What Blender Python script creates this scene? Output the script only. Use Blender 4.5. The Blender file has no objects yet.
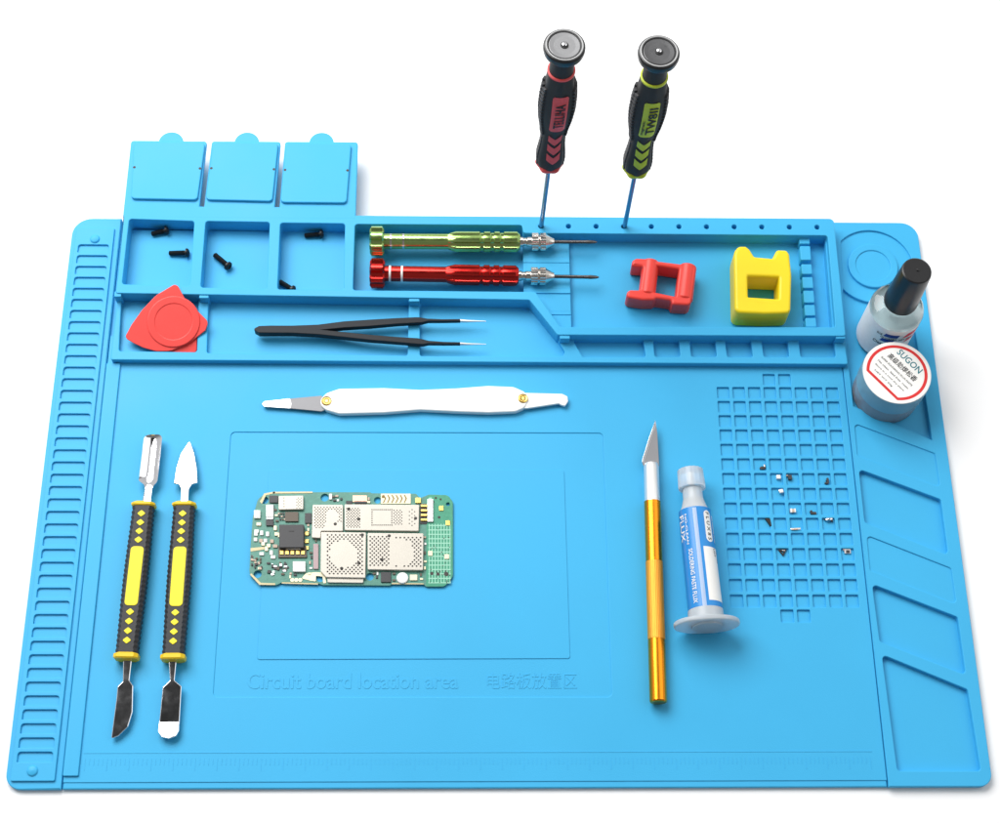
import bpy, bmesh, math, random
from mathutils import Vector, Matrix
random.seed(7)
S = 0.001                                  # everything below is written in millimetres
scene = bpy.context.scene
COL = scene.collection
PI = math.pi
def R(a): return math.radians(a)

# ------------------------------------------------------------------ camera
CAM_F = 1568.4                             # focal length in photo pixels (photo is 1000 wide)
CAM_C = Vector((-20.03, -287.98, 723.58))
CAM_E = (0.425027862, -0.0248338149, -0.00752817916)
from mathutils import Euler
CAM_R = Euler(CAM_E, 'XYZ').to_matrix()
def ray(px, py):
    return CAM_R @ Vector(((px-500)/CAM_F, -(py-411.5)/CAM_F, -1.0))
def P3(px, py, z):
    d = ray(px, py); t = (z-CAM_C.z)/d.z
    return CAM_C + d*t
def P(px, py, z):
    v = P3(px, py, z); return (v.x, v.y)
def PP(pts, z): return [P(a, b, z) for a, b in pts]
def on_plane(px, py, o, n):
    d = ray(px, py); t = (o-CAM_C).dot(n)/d.dot(n)
    return CAM_C + d*t
cd = bpy.data.cameras.new('camera'); cam = bpy.data.objects.new('camera', cd); COL.objects.link(cam)
cd.sensor_fit = 'HORIZONTAL'; cd.sensor_width = 36; cd.lens = 36*CAM_F/1000
cd.clip_start = 0.01; cd.clip_end = 100
cam.location = CAM_C*S; cam.rotation_euler = CAM_E
scene.camera = cam

# ------------------------------------------------------------------ materials
def new_mat(name):
    m = bpy.data.materials.new(name); m.use_nodes = True
    nt = m.node_tree; b = nt.nodes['Principled BSDF']
    return m, nt, b
def setin(b, k, v):
    if k in b.inputs: b.inputs[k].default_value = v
def mat(name, col, rough=.5, metal=0, spec=.5, trans=0, ior=1.45, coat=0, noise=0, nscale=300, bump=0, bscale=2000, rvar=0, sss=0, alpha=1):
    m, nt, b = new_mat(name)
    c = (*col, 1)
    setin(b, 'Base Color', c); setin(b, 'Roughness', rough); setin(b, 'Metallic', metal)
    setin(b, 'Specular IOR Level', spec); setin(b, 'Transmission Weight', trans); setin(b, 'IOR', ior)
    setin(b, 'Coat Weight', coat); setin(b, 'Alpha', alpha)
    if sss:
        setin(b, 'Subsurface Weight', sss); b.inputs['Subsurface Scale'].default_value = .003
        b.inputs['Subsurface Radius'].default_value = (.6, .8, 1)
    if noise or rvar or bump:
        tc = nt.nodes.new('ShaderNodeTexCoord')
    if noise or rvar:
        n = nt.nodes.new('ShaderNodeTexNoise'); n.inputs['Scale'].default_value = nscale
        n.inputs['Detail'].default_value = 4
        nt.links.new(tc.outputs['Object'], n.inputs['Vector'])
    if noise:
        mx = nt.nodes.new('ShaderNodeMix'); mx.data_type = 'RGBA'
        mx.inputs['A'].default_value = (*[max(0, v*(1-noise)) for v in col], 1)
        mx.inputs['B'].default_value = (*[min(1, v*(1+noise)) for v in col], 1)
        nt.links.new(n.outputs['Fac'], mx.inputs['Factor']); nt.links.new(mx.outputs['Result'], b.inputs['Base Color'])
    if rvar:
        mr = nt.nodes.new('ShaderNodeMapRange'); mr.inputs['To Min'].default_value = max(0, rough-rvar); mr.inputs['To Max'].default_value = min(1, rough+rvar)
        mr.inputs['From Min'].default_value = .3; mr.inputs['From Max'].default_value = .7
        nt.links.new(n.outputs['Fac'], mr.inputs['Value']); nt.links.new(mr.outputs['Result'], b.inputs['Roughness'])
    if bump:
        n2 = nt.nodes.new('ShaderNodeTexNoise'); n2.inputs['Scale'].default_value = bscale; n2.inputs['Detail'].default_value = 3
        bp = nt.nodes.new('ShaderNodeBump'); bp.inputs['Strength'].default_value = bump; bp.inputs['Distance'].default_value = .0002
        nt.links.new(tc.outputs['Object'], n2.inputs['Vector']); nt.links.new(n2.outputs['Fac'], bp.inputs['Height'])
        nt.links.new(bp.outputs['Normal'], b.inputs['Normal'])
    return m
M = {}
M['table'] = mat('white_table', (.9, .9, .9), .6, spec=.2)
M['blue'] = mat('blue_silicone', (.046, .41, .72), .5, spec=.35, noise=.06, nscale=14, bump=.2, bscale=2200, rvar=.06)
M['black'] = mat('black_plastic', (.018, .019, .022), .45, bump=.1, bscale=1500)
M['rubber'] = mat('black_rubber', (.03, .03, .033), .55, bump=.35, bscale=2500)
M['slate'] = mat('slate_plastic', (.032, .031, .031), .6, spec=.25, bump=.1)
M['capblack'] = mat('cap_black', (.012, .012, .013), .32, bump=.15, bscale=900)
M['red'] = mat('red_plastic', (.84, .06, .045), .38, noise=.08, nscale=120, bump=.1)
M['pickred'] = mat('pick_red', (.82, .065, .055), .36, noise=.10, nscale=90, bump=.25, bscale=1500)
M['label_red'] = mat('label_red', (.70, .07, .07), .5, noise=.1, nscale=500)
M['label_green'] = mat('label_green', (.48, .56, .02), .5, noise=.12, nscale=500)
M['yellow'] = mat('yellow_plastic', (.90, .68, .010), .4, noise=.04, nscale=90, bump=.08)
M['spyellow'] = mat('spudger_yellow', (.88, .74, .02), .5, noise=.05, nscale=300)
M['colyellow'] = mat('collar_yellow', (.85, .56, .01), .45, noise=.06, nscale=300)
M['chrome'] = mat('polished_steel', (.82, .82, .84), .09, 1, rvar=.05, nscale=180)
M['steel'] = mat('brushed_steel', (.62, .62, .63), .28, 1, rvar=.1, nscale=400)
M['bladegrey'] = mat('blade_grey', (.24, .24, .25), .5, .3)
M['brightsteel'] = mat('bright_steel', (.80, .80, .81), .4, .4)
M['nickel'] = mat('nickel', (.78, .74, .68), .2, 1, bump=.1)
M['darksteel'] = mat('dark_steel', (.16, .15, .15), .3, 1, rvar=.1)
M['bluesteel'] = mat('blue_steel', (.20, .30, .42), .25, 1)
M['ano_green'] = mat('anodised_green', (.42, .60, .20), .2, .9, rvar=.06, nscale=200)
M['ano_red'] = mat('anodised_red', (.70, .035, .028), .2, .9, rvar=.06, nscale=200)
M['gold'] = mat('anodised_gold', (.90, .31, .02), .26, 1, rvar=.015, nscale=300)
M['knurl'] = mat('knurled_gold', (.88, .38, .05), .5, .75, bump=.6, bscale=3000)
M['alu'] = mat('bare_aluminium', (.86, .86, .85), .42, .85, bump=.25, bscale=900)
M['whiteplastic'] = mat('white_plastic', (.86, .86, .85), .35, noise=.02, nscale=100)
M['brass'] = mat('brass', (.78, .52, .14), .28, 1)
M['brassdark'] = mat('dark_brass', (.16, .10, .03), .45, .6)
M['tweezer'] = mat('tweezer_black', (.010, .012, .016), .5, spec=.3, bump=.15)
M['paper'] = mat('label_paper', (.84, .83, .80), .5, noise=.03, nscale=300)
M['labelgrey'] = mat('label_silver', (.84, .83, .82), .4, .05, noise=.08, nscale=500)
M['ink'] = mat('black_ink', (.02, .02, .02), .6)
M['inkred'] = mat('red_ink', (.66, .02, .02), .5)
M['inkblue'] = mat('blue_ink', (.01, .05, .30), .5)
M['inkteal'] = mat('teal_ink', (.0, .16, .20), .5)
M['synblue'] = mat('syringe_blue', (.02, .24, .62), .32, noise=.06, nscale=200)
M['glass'] = mat('clear_glass', (.96, .99, 1), .02, trans=1, ior=1.45)
M['lacquer'] = mat('clear_lacquer', (.66, .86, .90), .12, trans=.1, ior=1.38)
M['clearplastic'] = mat('frosted_plastic', (.86, .92, .96), .22, trans=.55, ior=1.3)
M['tintplastic'] = mat('tinted_plastic', (.42, .76, .92), .18, trans=.6, ior=1.3)
M['smokeplastic'] = mat('grey_clear_plastic', (.56, .58, .62), .22, trans=.6, ior=1.3)
M['milky'] = mat('milky_plastic', (.86, .91, .95), .3, trans=.6, ior=1.35)
M['paste'] = mat('grey_paste', (.42, .38, .36), .4, noise=.08, nscale=150)
M['jarpaste'] = mat('jar_paste', (.40, .40, .43), .35, noise=.06, nscale=100)
M['pcb'] = mat('pcb_green', (.085, .26, .20), .38, noise=.25, nscale=500, bump=.2, bscale=1800)
M['pcb2'] = mat('pcb_bright_green', (.05, .30, .18), .38, noise=.25, nscale=600, bump=.2, bscale=1800)
M['trace'] = mat('pcb_trace', (.30, .62, .46), .4)
M['edgegold'] = mat('board_edge_gold', (.46, .40, .24), .45, .4)
M['shield'] = mat('tin_shield', (.55, .515, .45), .42, .3, noise=.04, nscale=200)
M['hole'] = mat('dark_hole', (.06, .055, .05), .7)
M['goldpad'] = mat('gold_pad', (.80, .55, .16), .32, .8)
M['cream'] = mat('cream_pad', (.80, .74, .52), .45, .2)
M['chip'] = mat('chip_black', (.045, .045, .048), .45, bump=.1)
M['chipbrown'] = mat('chip_brown', (.12, .095, .07), .5)
M['ceramic'] = mat('white_ceramic', (.82, .82, .80), .4)
M['pink'] = mat('pink_connector', (.45, .33, .34), .5)
M['tan'] = mat('tan_ceramic', (.55, .42, .33), .5)
M['copper'] = mat('copper', (.70, .40, .28), .35, .8)
M['screw'] = mat('black_screw', (.022, .024, .026), .38, .5, bump=.2)

# ------------------------------------------------------------------ mesh helpers
def rounded(pts, r, seg=5):
    n = len(pts); out = []
    rr = r if isinstance(r, (list, tuple)) else [r]*n
    for i in range(n):
        p = Vector(pts[i]); a = Vector(pts[i-1]); b = Vector(pts[(i+1) % n]); q = rr[i]
        u = a-p; v = b-p; lu, lv = u.length, v.length
        if q <= 0 or lu < 1e-6 or lv < 1e-6: out.append(tuple(p)); continue
        u /= lu; v /= lv
        ang = u.angle(v)
        if ang > 3.05 or ang < .05: out.append(tuple(p)); continue
        d = min(q/math.tan(ang/2), lu*.48, lv*.48); q2 = d*math.tan(ang/2)
        c = p+(u+v).normalized()*(q2/math.sin(ang/2))
        s = (p+u*d)-c; e = (p+v*d)-c
        a0 = math.atan2(s.y, s.x); a1 = math.atan2(e.y, e.x); da = (a1-a0+PI) % (2*PI)-PI
        for k in range(seg+1):
            t = a0+da*k/seg; out.append((c.x+q2*math.cos(t), c.y+q2*math.sin(t)))
    return out
def circ(x, y, r, n=24): return [(x+r*math.cos(2*PI*k/n), y+r*math.sin(2*PI*k/n)) for k in range(n)]
def rect(x0, y0, x1, y1, r=0, seg=4):
    p = [(x0, y0), (x1, y0), (x1, y1), (x0, y1)]
    return rounded(p, r, seg) if r else p
def area(p): return sum(p[i-1][0]*p[i][1]-p[i][0]*p[i-1][1] for i in range(len(p)))/2
class MB:
    def __init__(s): s.bm = bmesh.new()
    def plate(s, outer, z0, z1, bev=0, holes=(), res=2):
        """outline with holes, extruded z0..z1, rounded rims; a 2D curve does the filling"""
        cu = bpy.data.curves.new('tmp', 'CURVE'); cu.dimensions = '2D'; cu.fill_mode = 'BOTH'
        for k, poly in enumerate([outer]+list(holes)):
            pl = list(poly)
            if (area(pl) > 0) != (k == 0): pl = pl[::-1]
            sp = cu.splines.new('POLY'); sp.points.add(len(pl)-1); sp.use_cyclic_u = True
            for q, (x, y) in zip(sp.points, pl): q.co = (x*S, y*S, 0, 1)
        cu.extrude = max(1e-7, ((z1-z0)/2-bev)*S); cu.bevel_depth = bev*S; cu.bevel_resolution = res; cu.offset = -bev*S
        ob = bpy.data.objects.new('tmp', cu); COL.objects.link(ob)
        dg = bpy.context.evaluated_depsgraph_get(); me = bpy.data.meshes.new_from_object(ob.evaluated_get(dg))
        bpy.data.objects.remove(ob); bpy.data.curves.remove(cu)
        t = bmesh.new(); t.from_mesh(me); bpy.data.meshes.remove(me)
        for v in t.verts: v.co = Vector((v.co.x/S, v.co.y/S, round(v.co.z/S+(z0+z1)/2, 4)))
        bmesh.ops.remove_doubles(t, verts=t.verts, dist=1e-4)
        bmesh.ops.recalc_face_normals(t, faces=t.faces)
        s.add(t); return s
    def add(s, t, mtx=None):
        me = bpy.data.meshes.new('t'); t.to_mesh(me); t.free()
        if mtx: me.transform(mtx)
        s.bm.from_mesh(me); bpy.data.meshes.remove(me); return s
    def box(s, c, d, bev=0, rz=0, mtx=None):
        t = bmesh.new(); bmesh.ops.create_cube(t, size=1)
        for v in t.verts: v.co = Vector((v.co.x*d[0], v.co.y*d[1], v.co.z*d[2]))
        if bev: bmesh.ops.bevel(t, geom=t.edges[:], offset=bev, segments=2, affect='EDGES', profile=.5)
        m = Matrix.Translation(c) @ Matrix.Rotation(rz, 4, 'Z')
        if mtx: m = m @ mtx
        return s.add(t, m)
    def lathe(s, prof, axis='Z', seg=32, c=(0, 0, 0), star=None, sy=1, caps=True):
        """prof = [(t, r)...]; star(k, t, r) may change the radius per spoke"""
        t = bmesh.new(); rings = []
        for (a, r) in prof:
            ring = []
            for k in range(seg):
                th = 2*PI*k/seg; q = star(th, a, r) if star else r
                x, y = q*math.cos(th), q*math.sin(th)*sy
                ring.append(t.verts.new((x, y, a) if axis == 'Z' else (a, x, y)))
            rings.append(ring)
        for i in range(len(rings)-1):
            for k in range(seg):
                t.faces.new((rings[i][k], rings[i][(k+1) % seg], rings[i+1][(k+1) % seg], rings[i+1][k]))
        if caps: t.faces.new(rings[0][::-1]); t.faces.new(rings[-1])
        bmesh.ops.remove_doubles(t, verts=t.verts, dist=1e-5)
        bmesh.ops.recalc_face_normals(t, faces=t.faces)
        return s.add(t, Matrix.Translation(c))
    def loft(s, secs):
        t = bmesh.new(); rr = [[t.verts.new(p) for p in sec] for sec in secs]; n = len(secs[0])
        for i in range(len(rr)-1):
            for k in range(n): t.faces.new((rr[i][k], rr[i][(k+1) % n], rr[i+1][(k+1) % n], rr[i+1][k]))
        t.faces.new(rr[0][::-1]); t.faces.new(rr[-1])
        bmesh.ops.recalc_face_normals(t, faces=t.faces)
        return s.add(t)
    def grid(s, fn, nu, nv, th=0):
        """patch fn(u,v) u,v in 0..1"""
        t = bmesh.new(); g = [[t.verts.new(fn(i/nu, j/nv)) for i in range(nu+1)] for j in range(nv+1)]
        for j in range(nv):
            for i in range(nu): t.faces.new((g[j][i], g[j][i+1], g[j+1][i+1], g[j+1][i]))
        return s.add(t)
    def text(s, body, w, h, mtx=None, fn=None, ext=.03, bold=.012):
        """lettering fitted into w x h mm (centred); fn maps (x, y, z) to a curved surface"""
        cu = bpy.data.curves.new('tmp', 'FONT'); cu.body = body; cu.size = 1; cu.extrude = .02
        cu.resolution_u = 3; cu.offset = bold
        ob = bpy.data.objects.new('tmp', cu); COL.objects.link(ob)
        dg = bpy.context.evaluated_depsgraph_get(); me = bpy.data.meshes.new_from_object(ob.evaluated_get(dg))
        bpy.data.objects.remove(ob); bpy.data.curves.remove(cu)
        if not len(me.vertices): return s
        xs = [v.co.x for v in me.vertices]; ys = [v.co.y for v in me.vertices]
        x0, x1, y0, y1 = min(xs), max(xs), min(ys), max(ys)
        t = bmesh.new(); t.from_mesh(me); bpy.data.meshes.remove(me)
        for v in t.verts:
            q = Vector(((v.co.x-(x0+x1)/2)/max(1e-6, x1-x0)*w, (v.co.y-(y0+y1)/2)/max(1e-6, y1-y0)*h, v.co.z/.02*ext))
            v.co = fn(*q) if fn else q
        return s.add(t, mtx)
    def build(s, name, m, parent=None, sharp=24, loc=None, smooth=True):
        me = bpy.data.meshes.new(name)
        if loc is not None:
            for v in s.bm.verts: v.co -= Vector(loc)
        for v in s.bm.verts: v.co *= S
        s.bm.to_mesh(me); s.bm.free()
        if smooth:
            me.set_sharp_from_angle(angle=R(sharp))
            for p in me.polygons: zz = [me.vertices[i].co.z for i in p.vertices]; p.use_smooth = len(p.vertices) < 5 and max(zz)-min(zz) > 1e-7
        me.materials.append(M[m])
        o = bpy.data.objects.new(name, me); COL.objects.link(o)
        if parent: o.parent = parent
        if loc is not None: o.location = Vector(loc)*S
        return o
def tag(o, label, cat, group=None, kind=None):
    o['label'] = label; o['category'] = cat
    if group: o['group'] = group
    if kind: o['kind'] = kind
    return o
def thing(name, label, cat, loc, rot=None, group=None):
    o = bpy.data.objects.new(name, None); COL.objects.link(o); o.empty_display_size = .005
    o.location = Vector(loc)*S
    if rot is not None: o.rotation_euler = rot.to_euler()
    return tag(o, label, cat, group)
def frame(A, B, up=Vector((0, 0, 1))):
    """X along A->B, Z as near up as possible"""
    x = (B-A).normalized(); z = (up-x*up.dot(x)).normalized(); y = z.cross(x)
    return Matrix((x, y, z)).transposed()
class Tool:
    """lying tool: pixels of its axis end points at given heights; ax() gives millimetres along it"""
    def __init__(s, name, label, cat, a, za, b, zb, group=None):
        s.A = P3(*a, za); s.B = P3(*b, zb); s.R = frame(s.A, s.B); s.L = (s.B-s.A).length
        s.o = thing(name, label, cat, s.A, s.R, group); s.Ri = s.R.transposed()
        s.n = s.R @ Vector((0, 0, 1))
    def loc(s, px, py, h=0):
        """pixel -> local (x, y) on the tool's plane at local height h"""
        v = s.Ri @ (on_plane(px, py, s.A+s.n*h, s.n)-s.A); return (v.x, v.y)
    def ax(s, px, py, h=0): return s.loc(px, py, h)[0]
    def poly(s, pts, h=0): return [s.loc(a, b, h) for a, b in pts]

# ------------------------------------------------------------------ the setting
t = MB(); t.plate(rect(-3000, -3000, 3000, 3000), -20, 0)
o = t.build('white_table', 'table'); o['kind'] = 'structure'; o['label'] = 'plain white table surface under the blue mat'

# ------------------------------------------------------------------ the silicone mat
mat_root = thing('silicone_mat', 'blue silicone repair mat with trays, flap lids and sorting grid lying on white table', 'mat', (0, 0, 0))
ZT = 2.8                                    # work surface
ZH, ZL, ZF = 13.0, 7.0, 4.0                 # tall tray rim, low tray rim, tray floors
b = MB()
b.plate(rect(-224.3, -149.3, 224.3, 149.3, 7), .02, .6)
b.plate(rounded([(-225, -150), (-199.6, -150), (-199.6, 150), (-225, 150)], [7, .3, .3, 10], 8), .1, 2.6, .5)
# work surface with the sorting grid and the sunk frame
cells = []
CX, CY, CW, PX, PY = 111.1, 52.3, 6.25, 7.98, 7.89
for r in range(15):
    for c in range(8):
        x = CX+c*PX-r*.06; y = CY-r*PY; cells.append((x, y))
for c in (3, 4):
    cells.append((CX+c*PX+.1, CY+7.5)); cells.append((CX+c*PX-1.0, CY-15*PY+.4))
cell_holes = [rect(x, y-CW, x+CW, y, .5, 2) for x, y in cells]
fr = rounded(PP([(231, 432), (603, 433), (612, 697), (213, 697)], ZT), 2.2)
b.plate([(-199, -147), (176.6, -147), (176.6, 80), (-199, 80)], .1, ZT, .35, [fr]+cell_holes)
b.plate([(-199, -149.9), (176.6, -149.9), (176.6, -146), (-199, -146)], .12, 2.35, .8)
b.plate(rect(108, -76, 177, 64), .5, 1.55)
b.plate(rect(-140, -112, 60, 32), .5, 2.35)
b.plate(rounded(PP([(269, 470), (564, 470), (570, 658.5), (257, 659.5)], 2.7), 1.2), 2.0, 2.75, .15)
b.build('base_sheet', 'blue', mat_root)
# embossed words in the sunk frame, ruler along the front edge
b = MB()
def words(txt, px0, px1, pyt, pyb, bold=.012):
    x0, y0 = P(px0, pyb, 2.4); x1, _ = P(px1, pyb, 2.4); _, y1 = P(px0, pyt, 2.4)
    b.text(txt, x1-x0, y1-y0, Matrix.Translation(((x0+x1)/2, (y0+y1)/2, 2.4)), ext=.14, bold=bold)
words('Circuit board location area', 247, 458, 673, 689)
words('\u7535\u8def\u677f\u653e\u7f6e\u533a', 487, 577, 673, 689, 0)
b.build('embossed_lettering', 'blue', mat_root, smooth=False)
b = MB()
b.box((-10, -133.6, 2.8), (362, .4, .3))
for k in range(181):
    x = -190+k*2; L = 5.5 if k % 5 == 0 else 3
    b.box((x, -136.2-L/2, 2.8), (.3, L, .2))
b.build('embossed_ruler', 'blue', mat_root, smooth=False)
# slotted strip on the left
b = MB(); slots = []
NS = 42; YS0, YS1 = 133.4, -133.2
for k in range(NS):
    y = YS0+(YS1-YS0)*k/(NS-1); slots.append(rounded([(-220.6, y-4.7), (-204.6, y-4.7), (-204.6, y), (-220.6, y)], [.3, .3, 1.4, 1.4], 4))
b.plate(rect(-222.6, -146.4, -202.6, 143.6, .8), 2.0, 3.75, .3, slots)
for (px, py) in ((95, 239), (32.5, 771)):
    x, y = P(px, py, 3.8); b.lathe([(3.5, 2.6), (4.0, 2.5), (4.5, 2.0), (4.8, 1.1), (4.9, .01)], c=(x, y, 0), seg=24)
b.build('slotted_strip', 'blue', mat_root)
b = MB(); b.plate(rect(-199.2, -144.2, -192.2, 64, .6), 2.2, 4.0, .35); b.build('edge_ridge', 'blue', mat_root)
# pocketed strip on the right
ZR = 3.6
sh = [[(854.6, 423.3), (935.2, 453.4), (940.4, 487.5), (857.5, 455.4)], [(866.9, 535.2), (951.2, 568.2), (956.6, 604.3), (870.2, 570.3)]]
dp = [[(859, 469), (941, 499.5), (948.4, 555.0), (864.9, 522.4)], [(872.3, 584.1), (957.8, 617.1), (966, 675), (879.9, 641.5)], [(882, 654.5), (967.8, 689.6), (981, 771), (897.5, 771)]]
RC = Vector((198.6, 123.6)); RR = 21.5
arc = [(RC.x+RR*math.cos(a), RC.y+RR*math.sin(a)) for a in [R(145-k*8) for k in range(23)]]
arc = [p for p in arc if p[0] > 181]
bay = arc+[P(915, 330, ZR), P(932.2, 440, ZR), P(853.5, 406, ZR), P(845, 330, ZR)]
b = MB()
strip_out = rounded([(176.9, -150), (225, -150), (225, 150), (176.9, 150)], [.3, 6, 9, .3], 8)
b.plate(strip_out, .1, ZR, .4, [rounded(PP(q, ZR), 1.6) for q in sh+dp]+[bay])
for q in sh:
    c = PP(q, ZR); b.plate([(p[0], p[1]) for p in rounded([(min(x for x, _ in c)-1, min(y for _, y in c)-1), (max(x for x, _ in c)+1, min(y for _, y in c)-1), (max(x for x, _ in c)+1, max(y for _, y in c)+1), (min(x for x, _ in c)-1, max(y for _, y in c)+1)], 0)] if False else PP([(a+dx, d+dy) for (a, d), (dx, dy) in zip(q, ((-2, -2), (2, -2), (2, 2), (-2, 2)))], ZR), .4, 2.9)
b.plate(circ(RC.x, RC.y, RR+.3, 64), .4, 2.5, .3)
b.plate(circ(RC.x, RC.y-.3, 13.2, 64), 2.0, 4.1, .5, [circ(RC.x, RC.y-.3, 9.2, 48)])
b.plate(circ(RC.x, RC.y-.3, 10, 48), 2.0, 3.5)
b.build('pocket_strip', 'blue', mat_root)
# tall tray block
Y13b = 146.6
front = PP([(113, 293), (529.5, 299.8), (557.5, 334.8), (845, 336)], ZH)
fl = front
outer = rounded([(-196.4, Y13b), (-196.2, fl[0][1]), fl[1], fl[2], (177.4, fl[3][1]), (177.9, Y13b)], [.1, 1.2, 1.5, 1.5, 1.5, 2.5])
holes = [rounded(PP(q, ZH), 1.5) for q in (
    [(129.2, 218.8), (194.3, 221), (189.8, 286), (122, 284)],
    [(205.7, 221), (269.7, 222), (266.9, 289.2), (200.5, 287.2)],
    [(280.3, 222.7), (345, 223.4), (343.9, 289.7), (277.4, 289.2)],
    [(355, 224), (522, 225), (523.5, 233), (827.7, 235.4), (835.5, 327), (560.3, 326.7), (535.5, 291.7), (353, 290)])]
bore = [P(541+27.62*k, 226+.1*k, ZH) for k in range(11)]
holes += [circ(x, y, 1.35, 14) for x, y in bore]
b = MB(); b.plate(outer, 2.0, ZH, .45, holes)
b.plate([(-194, 142), (176, 142), (176, fl[3][1]+2), (fl[2][0]+2, fl[2][1]+2), (fl[1][0]+1, fl[1][1]+2), (-194, fl[0][1]+2)], 1.9, ZF)
# saddle that carries the two chucks
sd0 = PP([(523, 232), (569.5, 233), (569.5, 329), (558, 329), (523, 291)], 8)
xs0, xs1 = P(523, 260, 7)[0], P(569.5, 260, 7)[0]
yb = P(545, 233, ZH)[1]+1; yf = P(555, 327, ZH)[1]
for (y0, y1, z) in ((yf+.6, 91.2, 6.9), (91.2, 93.2, 7.3), (93.2, 103.6, 7.05), (103.6, 106.4, 7.7), (106.4, 109.2, 7.35), (109.2, 122.0, 7.05), (122, 125, 7.35), (125, yb, 7.05)):
    def xl(y):
        (xa, ya), (xb, yb_) = P(535.5, 291.7, ZH), P(560.3, 326.7, ZH); f = (y-ya)/(yb_-ya); return max(xs0, xa+(xb-xa)*f-1.2) if f > 0 else xs0
    ys_ = [y0+.01, y1-.01]
    ym = P(535.5, 291.7, ZH)[1]
    q = [(xl(ys_[0]), ys_[0]), (xs1, ys_[0]), (xs1, ys_[1]), (xl(ys_[1]), ys_[1])]
    b.plate(q, 3, z, .25)
# comb rack at the right end of the tray
for (a0, a1) in ((235.4, 243.7), (245.8, 260), (264, 274), (276.8, 288), (290.3, 302.7), (304.6, 315.6), (317.6, 327)):
    f0 = (a0-235)/92; f1 = (a1-235)/92
    q = PP([(799+7*f0, a0), (809.5+7.2*f0, a0), (809.5+7.2*f1, a1), (799+7*f1, a1)], 10)
    b.plate(rounded(q, .6, 3), 3, 10, .5)
q = PP([(800, 236), (808, 236), (815, 326), (807, 326)], 7); b.plate(q, 3, 6.4, .3)
q = PP([(825.3, 236), (829, 236), (837, 328), (832.5, 328)], 10); b.plate(q, 3, 9.5, .4)
# ribs on the front wall
for (x0, x1, k) in ((114, 121, 0), (198.9, 208.6, 0), (408.8, 419.5, 0), (559.9, 570, 1), (836, 845.4, 1)):
    py = 293+(x0-113)*.0163 if k == 0 else 335
    a = P(x0, py, ZH); c = P(x1, py, ZH)
    b.box(((a[0]+c[0])/2, a[1]-.1, 8.2), (c[0]-a[0], 3.2, 8.2), .4)
b.build('storage_tray', 'blue', mat_root)
# low front tray
b = MB()
lo = [P(107, 359.6, ZL), P(850, 364.2, ZL)]
def wall(dx, dy): return [(fl[0][0]-3, fl[0][1]+dy), (fl[1][0]+dx, fl[1][1]+dy), (fl[2][0]+dx, fl[2][1]+dy), (178.2, fl[3][1]+dy)]
wl = wall(2, 2)
outl = rounded([(-196.6, lo[0][1]), (178.6, lo[1][1]), (178.2, wl[3][1]), wl[2], wl[1], (-196.2, wl[0][1])], [1, 1, .5, .5, .5, .5])
hl = [[(122.5, 288), (199.3, 289), (197, 352), (118.8, 351)], [(209.3, 289), (409, 296), (407.6, 355.5), (206.8, 353)],
      [(419.8, 296), (534, 297), (567, 347), (565, 356.4), (420, 356)], [(572, 336), (643, 337), (646, 357), (583, 357)],
      [(653, 340), (679, 340), (680.5, 356.7), (655, 356.7)], [(689.5, 340), (715.3, 340), (717, 356.7), (691.5, 356.7)],
      [(725, 340), (751, 340), (753, 357), (727.5, 357)], [(761.5, 340), (787.5, 340), (789.5, 357), (764, 357)], [(798.5, 340), (834, 340), (836, 357.2), (801, 357.2)]]
wc = wall(.9, .7)
def clip(q):
    out = []
    for k, (x, y) in enumerate(q):
        out.append((x, min(y, wc[0][1] if x < 12 else wc[3][1])))
    return out
hq = [clip(PP(q, ZL)) for q in hl]
x5 = P(565, 356, ZL)
hq[2] = [(hq[2][0][0], wc[1][1]), wc[1], (wc[2][0]-1.2, wc[2][1]+1.2), (x5[0], 70), (x5[0]-1, x5[1]), P(420, 356, ZL)]
b.plate(outl, 2.0, ZL, .45, [rounded(q, 1.3) for q in hq])
wf = wall(1.6, 1.6); b.plate([(-195.6, lo[0][1]+1), (177.4, lo[1][1]+1), (177.4, wf[3][1]), wf[2], wf[1], (-195.2, wf[0][1])], 1.85, ZF-.12)
b.build('front_tray', 'blue', mat_root)
# three flap lids folded out behind the tray
b = MB()
hx0, hx1 = P(123, 209, ZH)[0], P(355.6, 212, ZH)[0]
b.plate([(-196.5, 144.4), (hx1, 144.4), (hx1+.1, 151.5), (-196.6, 151.5)], 10.5, ZH+.04, .5); b.build('hinge_strip', 'blue', mat_root)
lid_px = [([(131, 140.3), (207, 141), (199.6, 205.5), (198.5, 217), (122.9, 216)], [(134, 141.2), (205.3, 142.2), (197.3, 199.6), (131, 198.3)], (171, 142.5)),
          ([(211.8, 141), (280.8, 141.4), (274.6, 208), (274, 217), (203, 217), (204.2, 205.5)], [(213, 142), (278.4, 142.6), (272.3, 201), (205.6, 199.4)], (246.8, 142.8)),
          ([(285, 141.4), (358, 141.8), (355.6, 217), (279, 217), (279.3, 208)], [(286, 142.8), (351.3, 143.3), (346.6, 202.6), (280.3, 202)], (321.5, 143))]
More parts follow.
